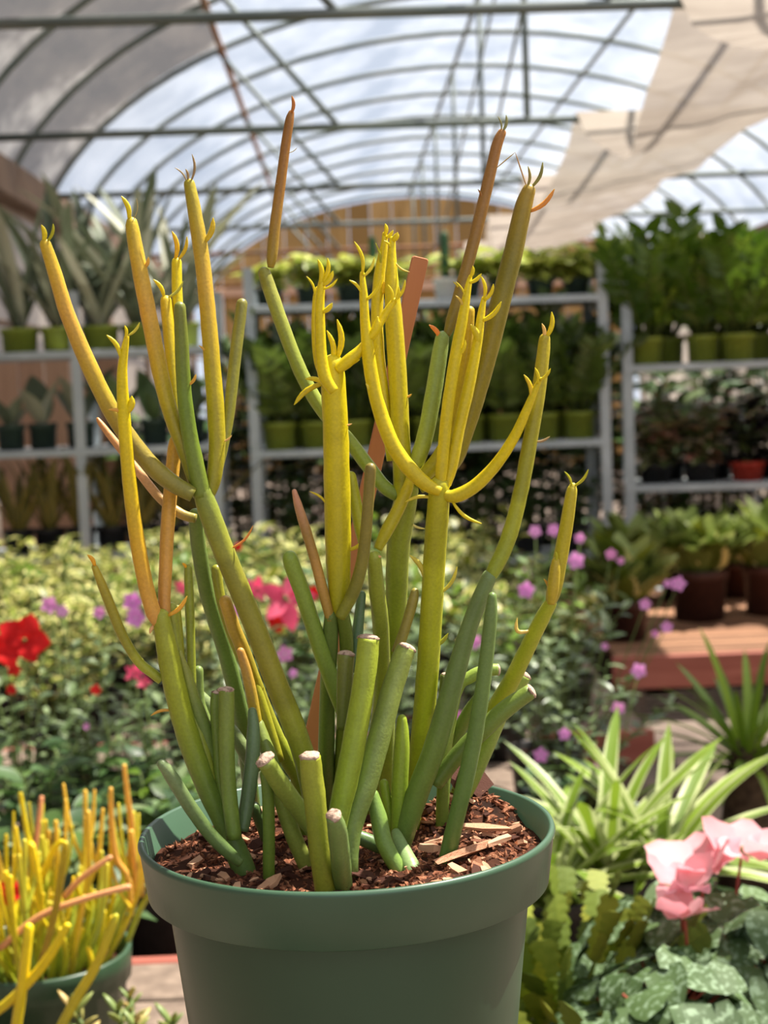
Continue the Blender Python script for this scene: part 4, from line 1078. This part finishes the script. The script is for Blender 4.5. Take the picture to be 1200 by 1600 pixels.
fl('m4', [(742, 1003, 2.35, 'vinca', 0.026), (718, 1120, 2.3, 'vinca', 0.02)])
fl('r1', [(836, 830, 2.7, 'vinca', 0.024), (865, 828, 2.7, 'vinca', 0.024), (906, 841, 2.7, 'vinca', 0.022), (900, 876, 2.6, 'vinca', 0.034), (822, 922, 2.6, 'vinca', 0.034), (955, 866, 2.7, 'vinca', 0.022), (970, 876, 2.7, 'vinca', 0.016), (1060, 912, 2.6, 'vinca', 0.028), (1043, 912, 2.6, 'vinca', 0.016), (1008, 944, 2.6, 'vinca', 0.024), (1042, 980, 2.6, 'vinca', 0.024), (1024, 990, 2.6, 'vinca', 0.016), (945, 1010, 2.6, 'vinca', 0.014)])
fl('r2', [(998, 1048, 2.35, 'vinca', 0.028), (966, 1107, 2.3, 'vinca', 0.024), (882, 1147, 2.25, 'vinca', 0.022), (845, 1180, 2.2, 'vinca', 0.024), (935, 1195, 2.2, 'vinca', 0.014)])
# ---------------- massed variegated plants on the low plank bench
for j in range(10):
    cnt = 0
    for i in range(9):
        Y = 3.86 + 0.222 * j + rnd(-.03, .03)
        X = -1.33 + 0.236 * i + rnd(-.03, .03) + (0.1 if j % 2 else 0)
        if X > 0.62 or X < -0.235 * Y - 0.12: continue
        cnt += 1
        shrub('variegated_plant', 'cream-edged green plant in the massed bed, %s row from the front, %s from left' % (ORD[j], ORD[cnt - 1]), (X, Y, 0.20), (0.068, 0.11, 'pot_black'), rnd(0.22, 0.32), 0.135, 8, 5, random.choice(['var', 'var', 'var', 'bright']) if j else 'var', rnd(0.055, 0.068), 'variegated plants massed on the low bench', low=0.35, up=0.7)
# ---------------- brown pots on the red-edged bench
BP = [(1093, 5.34, 'round-headed pale green plant in a brown pot near the bench front'), (1205, 5.40, 'pale green plant in a brown pot at the right edge of the red-edged bench'),
      (975, 5.0, 'low pale green plant in a brown pot at the left end of the red-edged bench'), (985, 5.75, 'bushy green plant behind the violet flowers, back row of the red-edged bench'), (1065, 5.85, 'bushy green plant in the back row behind the round-headed one'), (1160, 5.85, 'bushy green plant in the back row near the right edge')]
for k, (px, Y, lab) in enumerate(BP):
    X = at_y(px, 950, Y).x
    big = k < 2
    root = thing('peperomia_plant', (X, Y, 0.196), lab, 'plant', rz=rnd(0, 6))
    r, h = (0.102, 0.175) if big else (0.085, 0.13)
    sz = add_pot(root, r, h, 'pot_brown', 0.82)
    n = 110 if big else 70
    for q in range(n):
        a = q * 2.4; f = math.sqrt((q + 0.5) / n)
        d = Vector((math.cos(a) * f * 0.62, math.sin(a) * f * 0.62, 1.0))
        L = rnd(0.20, 0.28) * (1 - 0.25 * f)
        put('leaf', random.choice(LM['brown' if q % 3 else 'var']), root, basis((math.cos(a) * f * r * 0.55, math.sin(a) * f * r * 0.55, sz - 0.005), d, up=Vector((-math.cos(a), -math.sin(a), 0.6)), s=L, roll=rnd(-.5, .5)))
# ---------------- spider plants on the foreground bench
for k, (px, Y, lab) in enumerate(((855, 1.60, 'striped spider plant nearest the green pot rim'), (950, 1.66, 'striped spider plant in the middle, left of the pink flowers'), (1035, 1.68, 'striped spider plant behind the pink cyclamen flowers'))):
    root = thing('spider_plant', (at_y(px, 1400, Y).x, Y, 0.40), lab, 'plant', rz=rnd(0, 6))
    sz = add_pot(root, 0.06, 0.115, 'pot_black')
    for q in range(34):
        a = q * 2.4 + rnd(-.2, .2)
        el = rnd(0.25, 1.1) if q > 10 else rnd(0.9, 1.4)
        d = Vector((math.cos(a) * math.cos(el), math.sin(a) * math.cos(el), math.sin(el)))
        put('leaf', random.choice(LM['spider']), root, basis((math.cos(a) * 0.008, math.sin(a) * 0.008, sz), d, s=rnd(0.13, 0.20), roll=rnd(-.3, .3), sx=1.5))
# ---------------- holiday cactus
def pad_mesh(mat):
    w = [0.20, 0.40, 0.30, 0.46, 0.34, 0.44, 0.24]
    vs = []; fs = []
    for i, hw in enumerate(w):
        t = i / 6
        th = 0.035 * math.sin(math.pi * (0.15 + 0.7 * t))
        vs += [(-hw, t, 0), (0, t, th), (hw, t, 0), (0, t, -th)]
    for i in range(6):
        for k in range(4):
            a = i * 4 + k; b = i * 4 + (k + 1) % 4
            fs.append((a, b, b + 4, a + 4))
    fs += [(3, 2, 1, 0), (24, 25, 26, 27)]
    return mesh_from('pad', vs, fs, mat, False)
PAD = [pad_mesh('leaf_holiday')]
def holiday(label, px, Y, nch, z=0.40, h=0.1):
    root = thing('holiday_cactus', (at_y(px, 1500, Y).x, Y, z), label, 'cactus', rz=rnd(0, 6))
    sz = add_pot(root, 0.065, h, 'pot_dark')
    cnt = 0
    for c in range(nch):
        a = c * 2.4; f = math.sqrt((c + 0.5) / nch)
        p = Vector((math.cos(a) * 0.03 * f, math.sin(a) * 0.03 * f, sz))
        el = 1.52 - 0.55 * f + rnd(-.12, .12)
        az = a + rnd(-.3, .3)
        nseg = random.choice([4, 5, 6, 7])
        for s in range(nseg):
            d = Vector((math.cos(az) * math.cos(el), math.sin(az) * math.cos(el), math.sin(el)))
            L = rnd(0.020, 0.031)
            if cnt < 290:
                put('pad', PAD[0], root, basis(p, d, s=L, roll=rnd(-1.2, 1.2)))
                cnt += 1
            p = p + d * L * 0.93
            el -= rnd(-0.05, 0.16); az += rnd(-.35, .35)
    return root
hc = holiday('holiday cactus with notched green segments right beside the green pot', 862, 1.24, 46)
holiday('low holiday cactus at the bottom between the pot and cyclamen', 875, 1.08, 20, h=0.085)
# ---------------- cyclamen
def cyclamen(label, px, Y, nleaf, flowers, leafr=0.11, z=0.40):
    root = thing('cyclamen_plant', (at_y(px, 1500, Y).x, Y, z), label, 'plant')
    sz = add_pot(root, 0.065, 0.13, 'pot_brown')
    root['_sz'] = sz
    for q in range(nleaf):
        a = q * 2.4; f = math.sqrt((q + 0.5) / nleaf)
        e = Vector((math.cos(a) * leafr * f, math.sin(a) * leafr * f, sz + 0.10 - 0.07 * f * f + rnd(-.012, .012)))
        put('leaf_stalk', tube([Vector((0.01 * math.cos(a), 0.01 * math.sin(a), sz)), Vector((e.x * 0.5, e.y * 0.5, sz + (e.z - sz) * 0.75)), e - Vector((0, 0, 0.004))], [0.0014, 0.0013, 0.0012], 5, 'flat', 'red_stem'), root)
        d = Vector((math.cos(a), math.sin(a) - 0.25, rnd(-0.75, -0.05)))
        s = rnd(0.027, 0.039)
        put('leaf', random.choice(LM['cyc']), root, basis(e - d.normalized() * s * 0.25, d, s=s, roll=rnd(-.4, .4)))
    for (fx, fy, FY, s) in flowers:
        wp = at_y(fx, fy, FY)
        p = root.matrix_basis.inverted() @ wp
        put('flower_stalk', tube([Vector((p.x * 0.2, p.y * 0.2, sz)), Vector((p.x * 0.8, p.y * 0.8, sz + (p.z - sz) * 0.6)), Vector((p.x, p.y, p.z))], [0.0016, 0.0014, 0.0012], 6, 'flat', 'red_stem'), root)
        f = put('flower', blob, root, Matrix.Translation(p - Vector((0, 0, s * 0.12))) @ Matrix.Scale(s, 4))
        for k in range(5):
            a = 2 * math.pi * k / 5 + rnd(-.25, .25) + 0.3
            put('petal', random.choice(LM['petal_pink']), f, basis((0.05 * math.cos(a), 0.05 * math.sin(a), 0.05), (math.cos(a), math.sin(a), rnd(0.15, 0.9)), s=rnd(0.75, 1.0), roll=rnd(-.6, .6)))
    return root
cyclamen('pink cyclamen with four blossoms and silvery heart-shaped leaves', 1085, 1.28, 95, [(1098, 1358, 1.24, 0.050), (1062, 1382, 1.21, 0.036), (1160, 1326, 1.26, 0.048), (1070, 1428, 1.18, 0.036)])
cyclamen('silvery-leaved cyclamen without open flowers at the bottom edge', 1030, 1.13, 55, [], 0.085)
cyclamen('silvery-leaved cyclamen at the lower right corner of the bench', 1215, 1.22, 70, [], 0.10)
# ---------------- palm at right
root = thing('madagascar_palm', (at_y(1165, 1200, 2.6).x, 2.6, 0), 'spiky green palm-like plant on a dark trunk at the right edge', 'plant')
sz = add_pot(root, 0.11, 0.17, 'pot_black')
put('trunk', tube([Vector((0, 0, sz - 0.01)), Vector((0, 0, 0.25)), Vector((0.004, 0, 0.36)), Vector((0.004, 0, 0.40))], [0.05, 0.045, 0.038, 0.03], 14, 'round', 'trunk', jit=0.2), root)
for q in range(44):
    a = q * 2.4; f = q / 44
    el = 1.45 - 1.5 * f
    d = Vector((math.cos(a) * math.cos(el), math.sin(a) * math.cos(el), math.sin(el)))
    put('leaf', random.choice(LM['palm']), root, basis((0.004 + 0.02 * math.cos(a), 0.02 * math.sin(a), 0.41 - 0.04 * f), d, s=rnd(0.14, 0.21), roll=rnd(-.3, .3)))
# ---------------- yellow and orange stick cactus at left
FR = Vector((at_y(62, 1500, 1.42).x, 1.42, 0.40))
root = thing('stick_cactus', FR, 'bushy yellow and orange stick cactus in a dark green pot at lower left', 'potted plant')
put('pot', pot_mesh('pot_green', 0.78, 0.14 / 0.085), root, Matrix.Scale(0.085, 4))
put('soil', SOILS['s'], root, T(0, 0, 0.122) @ Matrix.Scale(0.076, 4))
def sticks(P, R_, cols, name='stem'):
    n = len(P)
    cp = catmull([(*p, r, i / (n - 1)) for i, (p, r) in enumerate(zip(P, R_))], 4)
    return put(name, tube([Vector(c[:3]) for c in cp], [c[3] for c in cp], 7, 'round', 'stem', [colstops(cols, min(1, max(0, c[4]))) for c in cp]), root)
FY_ = [[(112, 138, 44), (176, 172, 36), (232, 200, 24)], [(120, 140, 40), (196, 180, 28), (236, 196, 24)], [(112, 136, 50), (140, 154, 50), (206, 190, 50)], [(150, 150, 50), (212, 178, 40), (226, 170, 50)]]
rs = random.Random(21)
for q in range(78):
    a = q * 2.4; f = math.sqrt((q + .5) / 78)
    b = Vector((math.cos(a) * f * 0.062, math.sin(a) * f * 0.062, 0.12))
    H = rs.uniform(0.05, 0.19) * (1 - 0.25 * f)
    lean = 0.5 * f + rs.uniform(-.12, .22)
    d = Vector((math.cos(a) * lean + rs.uniform(-.15, .15), math.sin(a) * lean + rs.uniform(-.15, .15), 1)).normalized()
    m = b + d * H * 0.55 + Vector((rs.uniform(-.006, .006), rs.uniform(-.006, .006), 0))
    e = b + d * H * 0.7 + Vector((0, 0, H * 0.3))
    cset = rs.choice(FY_)
    r = rs.uniform(0.0021, 0.003)
    sticks([b, m, e], [r * 1.2, r, r * 0.8], cset)
    if rs.random() < 0.75 and H > 0.08:
        for s in range(rs.choice([1, 2, 2])):
            az = rs.uniform(0, 6.28)
            e1 = m + Vector((math.cos(az) * 0.012, math.sin(az) * 0.012, H * 0.18))
            e2 = e1 + Vector((math.cos(az) * 0.006, math.sin(az) * 0.006, H * rs.uniform(0.15, 0.4)))
            sticks([m, e1, e2], [r * 0.8, r * 0.8, r * 0.55], [cset[1], cset[2]])
def px_stick(pts, Y0_, Y1_, cols):
    n = len(pts)
    P = []; R_ = []
    for i, (x, y, r) in enumerate(pts):
        Yq = Y0_ + (Y1_ - Y0_) * i / (n - 1)
        P.append(at_y(x, y, Yq) - FR); R_.append(r / FPX * Yq)
    sticks(P, R_, cols)
OR_ = [(206, 156, 60), (224, 150, 66), (228, 162, 60)]; PK_ = [(210, 130, 80), (226, 150, 100)]; YE_ = [(190, 170, 30), (226, 190, 20), (232, 200, 20)]
px_stick([(205, 1430, 5), (200, 1372, 5), (181, 1340, 5), (174, 1280, 4.5), (173, 1233, 3.5)], 1.42, 1.40, OR_)
px_stick([(198, 1378, 5), (206, 1300, 5), (200, 1250, 4.5), (194, 1197, 3.5)], 1.44, 1.42, OR_)
px_stick([(212, 1400, 5), (210, 1350, 5), (205, 1300, 4.5)], 1.43, 1.42, OR_)
px_stick([(222, 1400, 4.5), (222, 1340, 4), (221, 1322, 3.5)], 1.44, 1.42, OR_)
px_stick([(0, 1482, 5.5), (60, 1433, 5.5), (130, 1405, 5), (200, 1386, 5)], 1.33, 1.32, PK_)
px_stick([(100, 1402, 5), (130, 1370, 5), (172, 1340, 4)], 1.36, 1.35, PK_)
px_stick([(40, 1400, 5), (55, 1320, 5), (65, 1247, 4)], 1.46, 1.48, [(180, 150, 50), (190, 110, 70), (206, 120, 80)])
px_stick([(60, 1520, 6), (85, 1430, 6), (100, 1340, 6), (102, 1318, 4.5)], 1.32, 1.30, [(160, 120, 30), (170, 140, 30), (210, 180, 30)])
px_stick([(-20, 1590, 8), (20, 1560, 8), (70, 1505, 8), (105, 1447, 6)], 1.26, 1.24, YE_)
px_stick([(90, 1615, 8.5), (120, 1560, 8.5), (150, 1510, 8), (175, 1450, 7), (181, 1432, 5)], 1.24, 1.24, [(176, 160, 40), (206, 176, 30), (190, 180, 40)])
px_stick([(20, 1640, 9), (35, 1540, 9), (45, 1450, 8)], 1.25, 1.25, YE_)
px_stick([(45, 1440, 7), (58, 1380, 7), (50, 1325, 6), (48, 1320, 5)], 1.38, 1.37, YE_)
px_stick([(58, 1390, 6), (75, 1350, 6), (85, 1325, 5), (96, 1315, 4)], 1.38, 1.37, YE_)
px_stick([(200, 1470, 5), (220, 1420, 5), (234, 1398, 4)], 1.38, 1.36, [(130, 146, 46), (170, 164, 50)])
put('flower', flower_mesh('petal_red'), root, Matrix.Translation(at_y(14, 1395, 1.40) - FR) @ Matrix.Rotation(1.2, 4, 'X') @ Matrix.Scale(0.028, 4))
# ---------------- pink-tipped succulent
root = thing('pink_tipped_succulent', (at_y(215, 1560, 1.26).x, 1.26, 0.40), 'small succulent with pinkish cream leaf tips between stick cactus and green pot', 'succulent')
sz = add_pot(root, 0.05, 0.085, 'pot_brown')
def fat_leaf(mat):
    vs = []; fs = []
    w = [0.10, 0.17, 0.2, 0.16, 0.04]
    for i, hw in enumerate(w):
        for k in range(6):
            a = 2 * math.pi * k / 6
            vs.append((hw * math.cos(a), i / 4, hw * 0.5 * math.sin(a) - 0.1 * (i / 4) ** 2))
    for i in range(4):
        for k in range(6):
            fs.append((i * 6 + k, i * 6 + (k + 1) % 6, (i + 1) * 6 + (k + 1) % 6, (i + 1) * 6 + k))
    fs += [tuple(range(6))[::-1], tuple(24 + k for k in range(6))]
    return mesh_from('fat', vs, fs, mat)
FAT = fat_leaf('leaf_pinktip')
for c in range(11):
    a = c * 2.4; f = math.sqrt((c + .5) / 11)
    b = Vector((math.cos(a) * f * 0.03, math.sin(a) * f * 0.03, sz)); e = b + Vector((math.cos(a) * f * 0.04, math.sin(a) * f * 0.04, rnd(0.03, 0.075)))
    put('stem', tube([b, (b + e) / 2 + Vector((0, 0, 0.005)), e], [0.003, 0.0025, 0.002], 6, 'flat', 'green_stem'), root)
    for q in range(11):
        t = 0.45 + 0.55 * q / 10
        az = q * 2.4
        put('leaf', FAT, root, basis(b.lerp(e, t), (math.cos(az), math.sin(az), 0.3 + 1.2 * (q / 10)), s=rnd(0.014, 0.024)))
# ================================================================== PLANTS ON THE RACKS
def frond_mesh(mat, n=9, seed=1):
    rs = random.Random(seed)
    lm = leaf_mesh(0.24, mat, 'oval', 0.25, 0.15, 4)
    bend = rs.uniform(0.05, 0.25)
    def pt(t): return Vector((bend * t * t, 0, t * (1 - 0.15 * bend)))
    L = [(tube([pt(0), pt(0.35), pt(0.7), pt(1.0)], [0.022, 0.018, 0.012, 0.006], 5, 'flat', 'green_stem'), Matrix.Identity(4))]
    for i in range(n):
        t = 0.22 + 0.78 * i / (n - 1)
        for s in (-1, 1):
            d = Vector((rs.uniform(0.0, 0.5), s * 0.9, 0.35 + 0.5 * t))
            L.append((lm, basis(pt(t), d, up=Vector((1, 0, 0.2)), s=rs.uniform(0.22, 0.31) * (1 - 0.25 * t), roll=rs.uniform(-.4, .4))))
    return join(L)
FRD = [frond_mesh('leaf_zz', 8, s) for s in range(4)]
FRB = [frond_mesh('leaf_zz_bright', 8, s + 10) for s in range(4)]
def zz(label, loc, h, fr, n=9, pot=(0.073, 0.115, 'pot_olive'), group=None):
    root = thing('zz_plant', loc, label, 'plant', group, rz=rnd(0, 6))
    sz = add_pot(root, *pot, 0.85)
    for q in range(n):
        a = q * 2.4; f = math.sqrt((q + .5) / n)
        M = T(math.cos(a) * 0.03 * f, math.sin(a) * 0.03 * f, sz) @ Matrix.Rotation(a, 4, 'Z') @ Matrix.Rotation(0.1 + 0.5 * f, 4, 'Y') @ Matrix.Scale(h * rnd(0.8, 1.05), 4)
        put('frond', random.choice(fr), root, M)
# middle rack: glossy plants on the middle shelf
for i in range(9):
    zz('dark glossy plant in an olive pot, %s from the left, front row, middle rack' % ORD[i], (RM_X + 0.12 + 0.158 * i, RM_Y + 0.10, RACK_MID[1]), rnd(0.40, 0.46), FRD, 12)
for i in range(8):
    zz('dark glossy plant, %s from left in the back row of the middle rack' % ORD[i], (RM_X + 0.2 + 0.158 * i, RM_Y + 0.29, RACK_MID[1]), rnd(0.42, 0.50), FRD, 11, group='back-row glossy plants on the middle rack')
# its top shelf: golden pothos and two columnar cacti
slots = [0.10, 0.27, 0.44, 0.60, 0.93, 1.08, 1.24, 1.39]
for i, u in enumerate(slots):
    shrub('pothos_plant', 'yellow-green pothos in a dark pot, %s from the left on the top shelf' % ORD[i], (RM_X + u, RM_Y + 0.14, RACK_MID[2]), (0.062, 0.075, 'pot_dark'), rnd(0.13, 0.17), 0.12, 11, 6, 'pothos', rnd(0.078, 0.095), low=0.15, up=0.35)
def column_cactus(label, loc, h, pot):
    root = thing('column_cactus', loc, label, 'cactus')
    sz = add_pot(root, *pot)
    vs = []; fs = []
    K = 16
    prof = [(0.8, 0), (1.0, 0.1), (1.0, 0.5), (0.97, 0.85), (0.8, 0.95), (0.3, 1.0)]
    for (r, t) in prof:
        for k in range(K):
            a = 2 * math.pi * k / K
            q = 0.02 * r * (1.0 if k % 2 else 0.78)
            vs.append((q * math.cos(a), q * math.sin(a), sz - 0.003 + t * h))
    for i in range(len(prof) - 1):
        for k in range(K):
            fs.append((i * K + k, i * K + (k + 1) % K, (i + 1) * K + (k + 1) % K, (i + 1) * K + k))
    fs.append(tuple((len(prof) - 1) * K + k for k in range(K)))
    put('column', mesh_from('cactus', vs, fs, 'cactus_col', False), root)
column_cactus('slim dark green columnar cactus in a white pot on the top shelf', (at_y(697, 460, RM_Y + 0.10).x, RM_Y + 0.10, RACK_MID[2]), 0.21, (0.055, 0.09, 'pot_white'))
column_cactus('slim dark columnar cactus behind the yellow stem tips on the top shelf', (at_y(585, 460, RM_Y + 0.32).x, RM_Y + 0.32, RACK_MID[2]), 0.23, (0.05, 0.08, 'pot_dark'))
# its bottom shelf
for i in range(7):
    shrub('shade_plant', 'dark leafy plant in a black pot, %s from left, bottom of the middle rack' % ORD[i], (RM_X + 0.16 + 0.2 * i, RM_Y + 0.2, RACK_MID[0]), (0.075, 0.11, 'pot_black'), rnd(0.30, 0.36), 0.13, 10, 9, random.choice(['dark', 'dark', 'mixed']), 0.07, 'bottom-shelf plants on the middle rack', low=0.2)
# left rack: tall snake plants on top
def sans(name, label, loc, pot, kind, n, L, spread, w=1.0, group=None):
    root = thing(name, loc, label, 'plant', group, rz=rnd(0, 6))
    sz = add_pot(root, *pot, 0.85)
    for q in range(n):
        a = q * 2.4 + rnd(-.3, .3); f = math.sqrt((q + .5) / n)
        el = 1.5 - spread * f
        d = Vector((math.cos(a) * math.cos(el), math.sin(a) * math.cos(el), math.sin(el)))
        put('leaf', random.choice(LM[kind]), root, basis((math.cos(a) * 0.02 * f, math.sin(a) * 0.02 * f, sz), d, s=L * rnd(0.65, 1.1), roll=rnd(-.4, .4), sx=w))
for i in range(5):
    sans('snake_plant', 'tall pale snake plant in an olive pot, %s from left, upper left shelf' % ORD[i], (RL_X + 0.25 + 0.165 * i, RL_Y + 0.14, RACK_L[2]), (0.08, 0.10, 'pot_olive'), 'sans', 10, 0.54, 0.6 if i else 0.3, 0.95)
for i in range(4):
    sans('snake_plant', 'tall pale snake plant, %s from left in the back row, upper left shelf' % ORD[i], (RL_X + 0.38 + 0.165 * i, RL_Y + 0.29, RACK_L[2]), (0.07, 0.10, 'pot_olive'), 'sans', 8, 0.66, 0.45, 1.0, group='back-row snake plants on the upper left shelf')
for i, px in enumerate((18, 68, 127, 190, 243, 300)):
    sans('paddle_snake_plant', 'broad-leaved snake plant in a dark pot, %s from left, lower left shelf' % ORD[i], (at_y(px, 690, RL_Y + 0.12).x, RL_Y + 0.12, RACK_L[1]), (0.06, 0.105, 'pot_dark'), 'whale', [5, 3, 3, 4, 3, 4][i], [0.17, 0.25, 0.29, 0.26, 0.22, 0.27][i], 0.55, 1.1)
for i in range(7):
    sans('striped_snake_plant', 'yellow-edged snake plant, %s from left on the bottom shelf, left rack' % ORD[i], (RL_X + 0.2 + 0.128 * i, RL_Y + 0.15, RACK_L[0]), (0.065, 0.10, 'pot_black'), 'sansedge', 13, 0.36, 0.5, 1.1, group='bottom-shelf snake plants on the left rack')
# tall shrubs added behind the racks to keep the gaps between shelves dark
for i in range(10):
    shrub('backing_shrub', 'tall dark shrub added as backing behind the racks, %s from left' % ORD[i], (-0.78 + 0.36 * i, 7.40 + 0.12 * (i % 2), 0), (0.16, 0.26, 'pot_black'), rnd(1.0, 1.12), 0.30, 18, 16, 'dark', 0.155, low=0.02, stemmat='woody', basef=0.6)
# right rack
RMx = Matrix.Translation(Vector((RR_X, RR_Y, 0))) @ Matrix.Rotation(RR_RZ, 4, 'Z')
for i in range(7):
    zz('bright glossy plant in an olive pot, %s from the left on the right rack' % ORD[i], RMx @ Vector((0.12 + 0.19 * i + (0.03 if i % 2 else -0.02), 0.10 + (0.05 if i % 2 else 0), RACK_R[2])), rnd(0.40, 0.48), FRB, 13)
for i in range(6):
    zz('bright glossy plant, %s from left in the back row of the right rack' % ORD[i], RMx @ Vector((0.2 + 0.19 * i, 0.30, RACK_R[2])), rnd(0.44, 0.54), FRB, 12, group='back-row glossy plants on the right rack')
for i in range(7):
    u = 0.13 + 0.19 * i
    k = 'mixed' if i < 2 else ('black' if i < 5 else 'black')
    shrub('dark_leaved_plant', ('mottled pale plant, %s from the left on the low right shelf' if i < 2 else 'nearly black plant in a red pot, %s from the left on the low right shelf') % ORD[i], RMx @ Vector((u, 0.13, RACK_R[1])), (0.078, 0.08, 'pot_red' if i > 1 else 'pot_black'), rnd(0.30, 0.36), 0.13, 15, 11, k, 0.085, low=0.05)
for i in range(6):
    shrub('mottled_plant', 'mottled pinkish green plant, %s from left, back row of the low right shelf' % ORD[i], RMx @ Vector((0.2 + 0.2 * i, 0.30, RACK_R[1])), (0.07, 0.09, 'pot_black'), rnd(0.32, 0.38), 0.11, 10, 7, 'mixed', 0.072, 'back-row plants on the low right shelf', low=0.3)
for o in bpy.data.objects:
    if '_sz' in o: del o['_sz']
